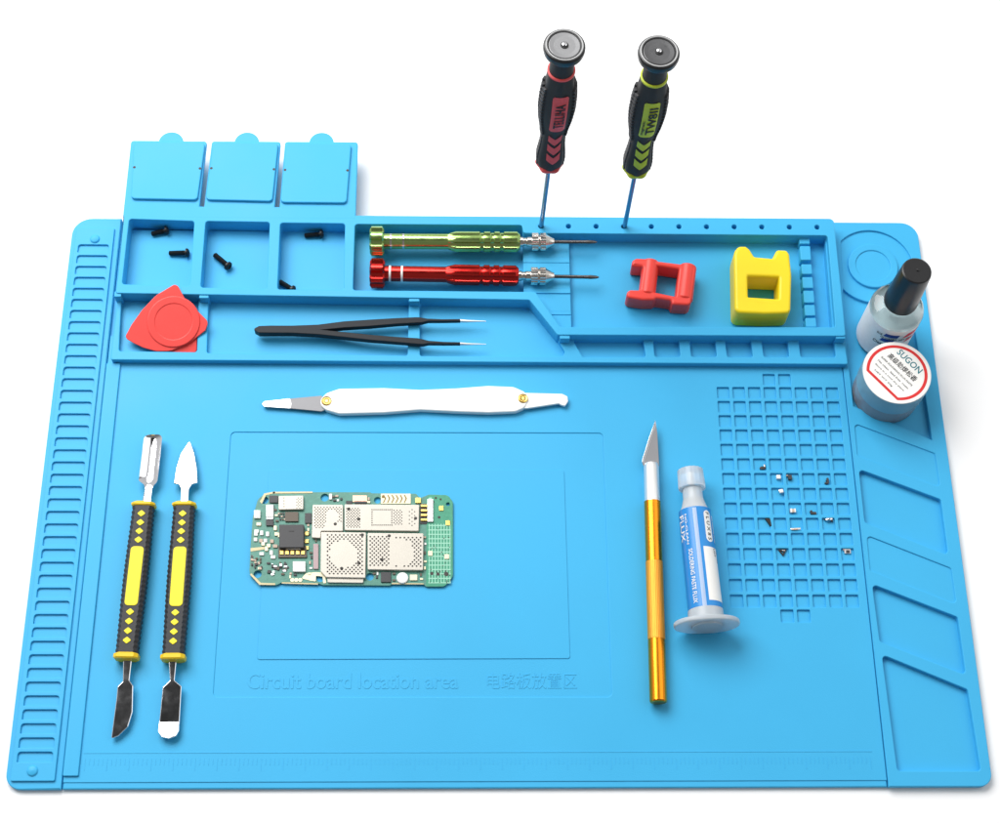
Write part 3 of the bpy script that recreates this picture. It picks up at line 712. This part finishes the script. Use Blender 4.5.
run('NET 10cc', ay(553), ay(566), 10.5, 1.4, 'ink'); run('LOT', ay(553), ay(561), 7.5, 1.2, 'ink')
b = MB(); b.grid(patch(k4+.2, ay(611), -2.3, -.4, .18), 6, 8); b.build('painted_gloss', 'milky', lb, sharp=60)  # milky strip imitates the highlight running along the barrel
b = MB()
fl_ = []
for k in range(48):
    a = 2*PI*k/48; fl_.append((15.6*math.copysign(abs(math.cos(a))**.9, math.cos(a)), 11.4*math.sin(a)))
x = MB(); x.plate(fl_, -1.2, 1.2, .7, [circ(0, 0, 6.2, 32)], res=3)
x.bm.transform(Matrix(((0, 0, 1, k6), (1, 0, 0, 0), (0, 1, 0, -.2), (0, 0, 0, 1))))
me = bpy.data.meshes.new('t'); x.bm.to_mesh(me); x.bm.free(); b.bm.from_mesh(me); bpy.data.meshes.remove(me)
b.lathe([(k5-.5, 8.3), (k6, 8.6)], 'X', 40)
b.lathe([(k6+.6, 7.3), (k6+1.9, 7.0), (k6+1.9, 6.0)], 'X', 40)
b.build('flange', 'milky', T.o, sharp=30)

# ------------------------------------------------------------------ bottle and jar in the right bay
FZ = .62
bx, by = 199.4, 82.8
t = thing('glue_bottle', 'small glass bottle with white label and tall black cap behind the jar', 'bottle', (bx, by, FZ), Matrix.Rotation(R(4), 3, 'Z'))
b = MB(); b.lathe([(0, 12.0), (.6, 13.1), (2, 13.5), (31, 13.5), (33.2, 13.1), (34.6, 12.0), (35.6, 9.6), (36.2, 7.8), (38, 7.4), (39, 7.2)], seg=64); b.build('glass_body', 'glass', t)
b = MB(); b.lathe([(1.2, 11.5), (2, 12.5), (26.5, 12.5), (27.0, 12.0), (26.8, 6), (26.8, .02)], seg=64); b.build('liquid', 'lacquer', t)
b = MB(); b.lathe([(2.2, 13.58), (31.2, 13.58)], seg=72, caps=False); lb = b.build('label', 'labelgrey', t)
def bw(u, z, off): return Vector(((13.58+off)*math.sin(u/13.58), -(13.58+off)*math.cos(u/13.58), z))
def bpatch(u0, u1, z0, z1, sk=0, off=.07):
    return lambda u, v: bw(u0+(u1-u0)*u+(v-.5)*sk, z0+(z1-z0)*v, off)
for (u0, u1, z0, z1) in ((-7.2, .0, 24.4, 27.4), (-8.0, -1.6, 19.2, 22.2)):
    b = MB(); b.grid(bpatch(u0, u1, z0, z1, .8), 14, 2); b.build('blue_bar', 'inkblue', lb)
b = MB(); b.grid(bpatch(3.4, 12.2, 24.0, 28.0, 2.4), 14, 2); b.build('red_bar', 'inkred', lb)
b = MB(); b.grid(bpatch(5, 11.4, 18.6, 21.2, 2.0), 14, 2); b.build('red_bar', 'inkred', lb)
b = MB()
b.text('UV CURABLE', 8.2, 1.3, fn=lambda x, y, z: bw(-4.6+x, 23.2+y, .2+z*.5))
b.text('Clear', 6, 2.4, fn=lambda x, y, z: bw(-8.4+x, 16.9+y, .2+z*.5))
b.text('NET 20ml', 7.0, 1.6, fn=lambda x, y, z: bw(4.4+x, 22.4+y, .2+z*.5))
b.text('GLUE', 3, 1.6, fn=lambda x, y, z: bw(-9.8+x, 25.2+y, .2+z*.5))
b.build('lettering', 'ink', lb, smooth=False)
b = MB(); b.lathe([(38.4, 7.6), (38.8, 8.3), (39.6, 8.45), (55, 7.9), (68, 7.35), (69.2, 7.1), (69.6, 6.5)], seg=56); cp = b.build('cap', 'capblack', t)
b = MB(); b.lathe([(69.4, .9), (70, .8), (70.1, .4)], seg=16, c=(.6, .3, 0)); b.build('moulding_mark', 'capblack', cp)

jx, jy = 197.3, 49.6
t = thing('flux_jar', 'round flux jar with white lid sticker edged in red, in front of the bottle', 'jar', (jx, jy, FZ), Matrix.Rotation(R(-50), 3, 'Z'))
b = MB(); b.lathe([(0, 15.6), (.5, 16.5), (1.5, 16.8), (13.6, 16.8), (14, 16.2)], seg=72); b.build('jar_body', 'smokeplastic', t)
b = MB(); b.lathe([(.8, 15), (1.4, 15.8), (9.4, 15.8), (9.8, 15.2), (10.2, .02)], seg=64); b.build('paste', 'jarpaste', t)
b = MB(); b.lathe([(13.2, 17.0), (13.4, 17.3), (24.2, 17.3), (25.2, 17.0), (25.5, 16.4)], seg=80); ld = b.build('lid', 'tintplastic', t)
b = MB(); b.lathe([(25.45, 17.05), (25.62, 16.9), (25.64, .02)], seg=80, caps=False); st = b.build('sticker', 'paper', ld)
# red outline: a circle cut by a chord at its lower side
ri, ro, ch = 13.7, 15.2, -9.6
def ringpts(r, c): 
    a0 = math.asin(c/r); return [(r*math.cos(a0+(PI-2*a0)*k/60), r*math.sin(a0+(PI-2*a0)*k/60)) for k in range(61)]
b = MB(); b.plate(rounded(ringpts(ro, ch-1.4), 0), 25.6, 25.69, 0, [ringpts(ri, ch)]); b.build('red_border', 'inkred', st)
b = MB(); b.text('SUGON', 15.2, 3.5, Matrix.Translation((-.2, 9.4, 25.68))); b.build('lettering', 'inkteal', st, smooth=False)
b = MB(); b.text('\u9ad8\u7ea7\u52a9\u710a\u677e\u9999', 18.6, 3.3, Matrix.Translation((-.2, 4.2, 25.68)))
for (y, w, txt) in ((.4, 21, 'SUPER SOLDERING FLUX PASTE'), (-2.2, 20.5, 'No clean  lead free  rosin'), (-4.8, 19.5, 'Store in a cool dry place'), (-7.5, 12, 'NET WT 50g')):
    b.text(txt, w, .95, Matrix.Translation((-.6 if y > -7 else -2.2, y, 25.68)))
b.build('lettering', 'ink', st, smooth=False)

# ------------------------------------------------------------------ phone circuit board
zb0 = 2.76; TH = 1.3
org = P3(350, 540, zb0)
t = thing('circuit_board', 'bare phone circuit board with perforated metal shields on the work area', 'circuit board', org)
def bp(pts, z):
    return [(x-org.x, y-org.y) for x, y in PP([(240+a/4.545, 480+c/4.545) for a, c in pts], z+zb0)]
ZB = TH
def bhole(x, y, r): c = bp([(x, y)], ZB)[0]; return circ(c[0], c[1], r, 16)
outl = [(125, 55), (590, 55), (600, 60), (800, 62), (818, 82), (858, 66), (945, 68), (968, 100), (968, 440), (930, 485), (845, 485), (835, 474), (690, 474), (680, 480), (375, 478), (355, 470), (195, 464), (165, 478), (88, 476), (42, 430), (48, 300), (58, 170), (82, 85)]
bh = [bhole(112, 92, 1.9), bhole(385, 80, 2.0), bhole(625, 92, 1.7), bhole(590, 440, 1.9), bhole(365, 445, 2.0), bhole(80, 428, 1.9), bhole(945, 110, 1.0)]
b = MB(); b.plate(rounded(bp(outl, ZB), [6, 1, 1, 1, 1, 2, 3, 3, 4, 3, 1, 1, 1, 1, 1, 1, 1, 1, 6, 5, 3, 3, 4], 4), 0, ZB, .15, bh); pc = b.build('board', 'pcb', t)
b = MB(); b.plate(rounded(bp([(848, 68), (945, 69), (967, 102), (967, 440), (930, 484), (846, 484)], ZB), [2, 3, 3, 4, 3, 1]), ZB-.2, ZB+.06, 0, [bhole(945, 110, 1.0)]); kp = b.build('keypad_area', 'pcb2', pc)
b = MB()
for k in range(8):
    x = 858+k*13.5; q = bp([(x, 200), (x+4, 200), (x+4, 470), (x, 470)], ZB); b.plate(q, ZB, ZB+.1)
for k in range(14):
    y = 205+k*20; q = bp([(856, y), (958, y), (958, y+5), (856, y+5)], ZB); b.plate(q, ZB, ZB+.12)
b.plate(rounded(bp([(858, 80), (872, 80), (872, 190), (858, 190)], ZB), .3), ZB, ZB+.1)
b.build('trace_grid', 'trace', kp, smooth=False)
b = MB()
for k in range(46):
    x = random.uniform(860, 955); y = random.choice([random.uniform(405, 465)]*2+[random.uniform(200, 400)]); s = random.uniform(2.5, 5)
    b.plate(bp([(x, y), (x+s, y), (x+s, y+s), (x, y+s)], ZB), ZB, ZB+.16)
for (x, y, r) in ((890, 82, 5), (912, 88, 5), (905, 170, 6), (872, 425, 8), (900, 428, 8), (938, 428, 10), (880, 100, 4)):
    c = bp([(x, y)], ZB)[0]; b.plate(circ(c[0], c[1], r*.11, 10), ZB, ZB+.17)
b.build('via_holes', 'hole', kp, smooth=False)
# gold edge rails
b = MB()
for q in ([(90, 100), (110, 62), (160, 52), (160, 60), (118, 70), (100, 108)], [(150, 54), (330, 53), (330, 60), (150, 62)], [(45, 430), (52, 425), (95, 468), (160, 470), (160, 478), (88, 477)], [(190, 465), (355, 470), (355, 476), (190, 471)], [(690, 468), (835, 470), (835, 475), (690, 474)], [(48, 310), (110, 304), (112, 316), (48, 326)]):
    b = MB(); b.plate(bp(q, ZB), ZB-.1, ZB+.2); b.build('edge_plating', 'edgegold', pc)
def shield(pts, h, holes=None, rr=.5, name='metal_shield', m='shield'):
    b = MB(); b.plate(rounded(bp(pts, ZB+h), rr, 3), ZB-.1, ZB+h, .25); s_ = b.build(name, m, t)
    if holes:
        b = MB()
        for (x, y, r) in holes:
            c = bp([(x, y)], ZB+h)[0]; b.plate(circ(c[0], c[1], r, 8), ZB+h-.1, ZB+h+.02)
        b.build('vent_holes', 'hole', s_, smooth=False)
    return s_
R1, R2 = .46, .85
def lattice(x0, y0, x1, y1, st, test):
    out = []; j = 0; y = y0
    while y <= y1:
        x = x0+(st/2 if j % 2 else 0)
        while x <= x1:
            if test(x, y): out.append((x, y, R1))
            x += st
        y += st/2; j += 1
    return out
shield([(175, 72), (288, 70), (288, 133), (175, 135)], 1.6)
ph = [(x, y, .28) for x, y, _ in lattice(200, 82, 280, 128, 13, lambda x, y: abs(x-232) > 26)]
b = MB()
for (x, y, r) in ph: c = bp([(x, y)], ZB+1.6)[0]; b.plate(circ(c[0], c[1], r, 6), ZB+1.5, ZB+1.63)
b.build('vent_holes', 'hole', t, smooth=False)
shield([(330, 112), (468, 112), (468, 232), (368, 232), (366, 264), (326, 262)], 1.7, [(x, y, .34) for x, y, _ in lattice(340, 125, 460, 222, 14, lambda x, y: (x-420)**2+(y-165)**2 > 900 and (x < 385 or y < 190))]+[(433, 200, R2)])
shield([(475, 110), (815, 112), (812, 232), (475, 228)], 1.7, [(x, y, .34) for x, y, _ in lattice(485, 130, 570, 218, 13, lambda x, y: x < 550)]+[(600+k*9, yy, .34) for k in range(11) for yy in (135, 205)]+[(600, 135+k*10, .34) for k in range(8)]+[(690, 135+k*10, .34) for k in range(8)]+[(x, y, .32) for x, y, _ in lattice(700, 138, 735, 205, 14, lambda x, y: True)]+[(770+dx*12, 135+k*9, .32) for dx in range(3) for k in range(9) if (dx+k) % 2]+[(494, 132, R2), (540, 178, R2), (798, 174, R2)])
shield([(368, 236), (573, 238), (570, 445), (392, 442), (366, 415)], 2.0, lattice(398, 250, 562, 430, 18.5, lambda x, y: (x-470)**2+(y-338)**2 > 63**2 and y < 432-0*x)+[(556, 250, R2), (540, 378, R2), (462, 402, R2)])
shield([(396, 440), (562, 441), (560, 468), (398, 466)], 1.0)
shield([(580, 240), (834, 242), (832, 410), (580, 407)], 1.9, lattice(592, 258, 680, 396, 18.5, lambda x, y: True)+lattice(710, 262, 822, 396, 18.5, lambda x, y: (x-730)**2+(y-330)**2 > 62**2)+[(678, 254, R2), (645, 362, R2)])
def chip(name, m, x0, y0, x1, y1, h, bev=.12, rr=.2):
    b = MB(); b.plate(rounded(bp([(x0, y0), (x1, y0), (x1, y1), (x0, y1)], ZB+h), rr, 2), ZB-.1, ZB+h, bev); return b.build(name, m, t)
cm = chip('camera_socket', 'chip', 178, 202, 291, 308, 3.6, .4, .4)
b = MB(); b.plate(bp([(222, 231), (246, 231), (246, 235), (222, 235)], ZB+3.6), ZB+3.5, ZB+3.63); b.build('socket_mark', 'ink', cm)
b = MB(); b.plate(bp([(196, 304), (274, 305), (274, 312), (196, 311)], ZB+2.6), ZB+.2, ZB+2.4, .1); b.build('socket_highlight', 'ceramic', cm)  # white strip stands in for a highlight along the socket front
chip('socket_frame', 'chipbrown', 174, 300, 302, 352, .9)
b = MB()
for k in range(5): b.plate(bp([(182+k*24, 320), (198+k*24, 320), (198+k*24, 338), (182+k*24, 338)], ZB+1.4), ZB, ZB+1.4, .1)
for yy in (235, 270, 300): b.plate(bp([(296, yy), (312, yy), (312, yy+16), (296, yy+16)], ZB+.8), ZB, ZB+.8, .1)
b.build('socket_pins', 'goldpad', t)
for a in (('chip', 'chipbrown', 205, 145, 265, 188, 1.0), ('chip', 'chip', 295, 150, 325, 196, .8), ('chip', 'chip', 133, 70, 173, 103, .8), ('chip', 'chip', 118, 180, 152, 207, .9), ('chip', 'chip', 640, 418, 686, 464, .8),
          ('connector', 'pink', 333, 290, 356, 404, .8), ('connector', 'copper', 512, 70, 578, 100, .7), ('chip', 'chip', 482, 94, 510, 108, .7), ('chip', 'chip', 520, 96, 575, 106, .9)): chip(*a)
for a in ((118, 112, 152, 168, 1.4), (63, 137, 92, 173, 1.2), (240, 370, 297, 416, 1.5), (405, 62, 418, 88, .8)): chip('capacitor', 'ceramic', *a)
chip('connector', 'steel', 120, 150, 150, 178, 1.0)
b = MB(); c = bp([(738, 444)], ZB+1)[0]; b.lathe([(ZB, 2.9), (ZB+.9, 2.7), (ZB+1.1, 2.2), (ZB+1.0, 1.0), (ZB+.8, .02)], c=(c[0], c[1], 0), seg=28); b.build('coaxial_socket', 'ceramic', t)
chip('contact_pad', 'cream', 772, 430, 806, 456, .7)
chip('antenna_contact', 'cream', 640, 62, 776, 108, .5)
b = MB()
for k in range(6):
    x = 650+k*19; b.plate(bp([(x, 68), (x+5, 68), (x+14, 84), (x+4, 104), (x-1, 104), (x+8, 85)], ZB+.5), ZB+.4, ZB+.55)
b.plate(bp([(645, 70), (655, 70), (655, 82), (645, 82)], ZB+.5), ZB+.4, ZB+.56)
b.build('contact_tracks', 'brassdark', t)
chip('contact_pad', 'goldpad', 797, 80, 822, 104, 1.0)
for k in range(4): chip('spring_contact', 'goldpad', 822, 112+k*21, 852, 122+k*21, 1.2)
chip('connector', 'chip', 818, 108, 850, 200, .35)
chip('connector', 'steel', 852, 86, 878, 190, .9)
for (x, y) in ((915, 128), (945, 195), (865, 333), (940, 348)): chip('contact_pad', 'goldpad' if y < 300 else 'cream', x-10, y-11, x+10, y+11, .5)
b = MB(); b.plate(rounded(bp([(280, 448), (300, 425), (340, 420), (385, 422), (392, 470), (378, 470), (376, 440), (345, 436), (345, 462), (320, 458)], ZB), .4, 2), ZB-.1, ZB+.3); b.build('ground_strip', 'cream', t)
b = MB()
for (x, y) in ((238, 455), (256, 455), (274, 455), (298, 440)): c = bp([(x, y)], ZB)[0]; b.plate(circ(c[0], c[1], 1.0, 12), ZB, ZB+.25)
b.build('solder_pads', 'cream', t)
# little surface-mount parts on the left of the board
spots = [(85, 200), (72, 245), (98, 240), (125, 245), (95, 275), (115, 275), (145, 278), (105, 290), (142, 330), (160, 218), (165, 245), (70, 270), (75, 232), (120, 312), (98, 335), (150, 350), (130, 298), (160, 300), (180, 250)]
for (x, y) in spots:
    w, h_ = random.choice(((9, 13), (13, 9), (10, 10)))
    chip('capacitor', random.choice(('cream', 'ceramic', 'cream', 'tan')), x-w*.8, y-h_*.8, x+w*.8, y+h_*.8, .7, .1)
for k in range(26):
    x = random.uniform(128, 215); y = random.uniform(372, 432); w, h_ = random.choice(((6, 11), (11, 6), (8, 8)))
    chip('resistor', random.choice(('chip', 'chip', 'chipbrown', 'steel')), x-w*.7, y-h_*.7, x+w*.7, y+h_*.7, random.uniform(.4, .8), .08)
for k in range(22):
    x = random.uniform(52, 98); y = random.uniform(345, 405); w, h_ = random.choice(((6, 9), (9, 6)))
    chip('resistor', random.choice(('chipbrown', 'tan', 'cream', 'chip')), x-w*.6, y-h_*.6, x+w*.6, y+h_*.6, random.uniform(.4, .9), .08)
for (x, y) in ((430, 92), (445, 92), (460, 85), (425, 75), (440, 72), (585, 85), (585, 100), (310, 225), (312, 245), (310, 205), (345, 275), (300, 345), (325, 350), (322, 330), (318, 375), (322, 400), (315, 425), (230, 425), (228, 440), (250, 430), (610, 425), (622, 440), (625, 425), (838, 260), (842, 290), (840, 330), (842, 370), (840, 400), (700, 425), (700, 455), (822, 430), (825, 450), (150, 120), (160, 135), (165, 160), (150, 208), (168, 185)):
    w, h_ = random.choice(((6, 10), (10, 6), (7, 7)))
    chip('resistor', random.choice(('chip', 'tan', 'chipbrown', 'cream', 'ceramic')), x-w*.7, y-h_*.7, x+w*.7, y+h_*.7, random.uniform(.4, .7), .08)
for k in range(9): chip('resistor', random.choice(('chip', 'tan', 'chipbrown')), 172+k*3.5, 148+(k % 3)*13, 180+k*3.5, 156+(k % 3)*13, .6, .08)

# ------------------------------------------------------------------ loose components on the sorting grid
FC = 1.56
def comp(name, label, px, py, build_, rz=0, z=FC):
    x, y = P(px, py, z+.8)
    r = thing(name, label, 'component', (x, y, z), Matrix.Rotation(rz, 3, 'Z'), 'loose components on the sorting grid')
    build_(r)
    for c_ in r.children: c_.scale = (.82, .82, .82)
def bx(name, m, c, d, bev=.12, rx=0, ry=0):
    def f(r):
        b = MB(); b.box((c[0], c[1], c[2]), d, bev, mtx=Matrix.Rotation(rx, 4, 'X') @ Matrix.Rotation(ry, 4, 'Y')); b.build(name, m, r)
    return f
def many(*fs):
    def f(r):
        for g in fs: g(r)
    return f
def curl(r):
    b = MB(); b.plate(rounded([(-1.7, -1.2), (1.2, -1.3), (1.9, -.2), (1.7, 1.9), (1.0, 2.0), (.9, .4), (-.2, .7), (-1.7, .2)], .4), 0, 1.5, .25); b.build('body', 'chip', r)
def sbend(r):
    b = MB(); b.plate(rounded([(-1.4, -2), (.6, -2.1), (1.2, -1), (.9, 1.9), (-.4, 2), (-.2, .7), (-.9, .2), (.1, -.3), (-.1, -1), (-1.3, -1)], .35), 0, 1.6, .2); b.build('body', 'chip', r)
def wedge(r):
    b = MB(); b.plate([(-1.9, 2.4), (1.1, 2.1), (1.7, -2.6), (.9, -2.4)], 0, 1.7, .15); b.build('body', 'slate', r)
def vee(r):
    b = MB(); b.plate([(-2.6, 1.7), (2.6, 1.9), (.2, -2.3)], 0, 1.1, .15, [[(-1.2, .9), (1.0, 1.0), (.1, -.6)]]); b.build('body', 'slate', r)
comp('curled_clip', 'black curled clip at the upper left of the loose parts in the grid', 762.6, 467.5, many(curl, bx('contact', 'chrome', (1.1, .9, 1.5), (.7, 1.6, .4))))
comp('ceramic_capacitor', 'tiny white square part in the grid, beside the black cube', 778.3, 477.4, many(bx('body', 'ceramic', (0, 0, 1.1), (2.5, 2.5, 2.2), .3), bx('terminal', 'nickel', (1.2, 0, .8), (.5, 2.2, 1.5))))
comp('inductor', 'black cube shaped part in the grid, right of a tiny white square', 789.5, 477.3, many(bx('body', 'chip', (.2, -.2, 1.0), (2.2, 2.8, 2.0)), bx('terminal', 'tan', (-1.5, 1.2, .5), (1.2, .8, .9))))
comp('bent_contact', 'black S shaped bent contact at the right of the grid', 827, 481, sbend, -.1)
comp('ceramic_capacitor', 'tiny white rounded part on a grid rib below the white square', 781.2, 491.2, many(bx('body', 'ceramic', (0, 0, .9), (2.6, 2.4, 1.8), .5), bx('terminal', 'nickel', (-1.2, .2, .7), (.5, 1.8, 1.3))), .2, ZT-.4)
comp('ceramic_capacitor', 'beige cube with pale ends in the middle of the grid', 792.5, 511, many(bx('body', 'tan', (.3, 0, 1.0), (1.5, 2.2, 2.0)), bx('terminal', 'ceramic', (-.9, 0, 1.0), (1.1, 2.5, 2.1)), bx('terminal', 'ceramic', (1.4, .1, 1.0), (.9, 2.4, 2.0))))
comp('inductor', 'low black lump right of the beige cube in the grid', 813, 512.7, many(bx('body', 'chip', (.3, -.3, .8), (3.4, 1.7, 1.6), .3), bx('terminal', 'chip', (-1.2, .5, 1.0), (1.2, 1.3, 2.0), .2)), -.1)
comp('plastic_sliver', 'dark wedge shaped sliver at the left of the loose parts', 768.4, 522.4, wedge)
comp('contact_strip', 'flat tan and silver strip lying across a lower grid rib', 795.7, 528.7, many(bx('body', 'nickel', (0, 0, .5), (6.0, 1.1, .8)), bx('terminal', 'copper', (-.3, -.4, .6), (3.0, .5, .9))), .06, ZT-.02)
comp('crystal_can', 'silver rod with dark ends leaning on a grid rib at the right', 829, 519.7, many(bx('body', 'chrome', (0, 0, 1.4), (4.0, 1.5, 1.4), .4, 0, -.1), bx('terminal', 'chip', (1.6, -.9, .6), (1.2, 1.2, 1.2)), bx('terminal', 'chip', (-2.3, .5, .9), (.9, .9, .9))), .2, ZT-1)
comp('bracket', 'dark triangular bracket with a hole near the foot of the grid', 782.7, 552.4, many(vee, bx('contact', 'steel', (.6, 1.1, 1.1), (1.8, .6, .4))))
comp('chip', 'black chip with pale rim in the last grid column', 847.5, 551.3, many(bx('body', 'steel', (0, 0, .5), (3.8, 2.8, 1.0)), bx('die', 'chip', (.2, -.2, 1.0), (2.2, 1.7, .9)), bx('terminal', 'pink', (-2.0, .9, .8), (1.0, .8, 1.2))))

# ------------------------------------------------------------------ studio light
w = bpy.data.worlds.new('World'); scene.world = w; w.use_nodes = True
nt = w.node_tree; bg = nt.nodes['Background']
tc = nt.nodes.new('ShaderNodeTexCoord'); sp = nt.nodes.new('ShaderNodeSeparateXYZ'); cr = nt.nodes.new('ShaderNodeValToRGB')
nt.links.new(tc.outputs['Generated'], sp.inputs[0]); nt.links.new(sp.outputs['Z'], cr.inputs[0]); mr = nt.nodes.new('ShaderNodeMapRange'); mr.inputs['From Min'].default_value = -.5; mr.inputs['From Max'].default_value = .25
mr.inputs['To Min'].default_value = .30; mr.inputs['To Max'].default_value = 1
nt.links.new(sp.outputs['Y'], mr.inputs['Value'])
mu = nt.nodes.new('ShaderNodeMix'); mu.data_type = 'RGBA'; mu.blend_type = 'MULTIPLY'; mu.inputs['Factor'].default_value = 1
nt.links.new(cr.outputs[0], mu.inputs['A']); nt.links.new(mr.outputs['Result'], mu.inputs['B']); nt.links.new(mu.outputs['Result'], bg.inputs['Color'])
e = cr.color_ramp.elements; e[0].position = 0; e[0].color = (1, 1, 1, 1); e[1].position = .985; e[1].color = (.03, .03, .03, 1)
for pos, v in ((.5, .9), (.925, .75), (.955, .12)):
    q_ = e.new(pos); q_.color = (v, v, v, 1)
bg.inputs['Strength'].default_value = .68
def softbox(name, loc, aim, sx, sy, power, col=(1, 1, 1)):
    l = bpy.data.lights.new(name, 'AREA'); l.shape = 'RECTANGLE'; l.size = sx; l.size_y = sy; l.energy = power; l.color = col
    o = bpy.data.objects.new(name, l); COL.objects.link(o); o.location = loc
    o.rotation_euler = (Vector(aim)-Vector(loc)).to_track_quat('-Z', 'Y').to_euler()
softbox('key_softbox', (-.50, .66, 1.0), (-.05, .0, 0), 1.1, .8, 23)
softbox('fill_softbox', (.9, .1, 1.1), (0, 0, 0), 1.2, 1.2, 4.2)
vs = scene.view_settings; vs.view_transform = 'Standard'; vs.look = 'None'; vs.exposure = 0; vs.gamma = 1
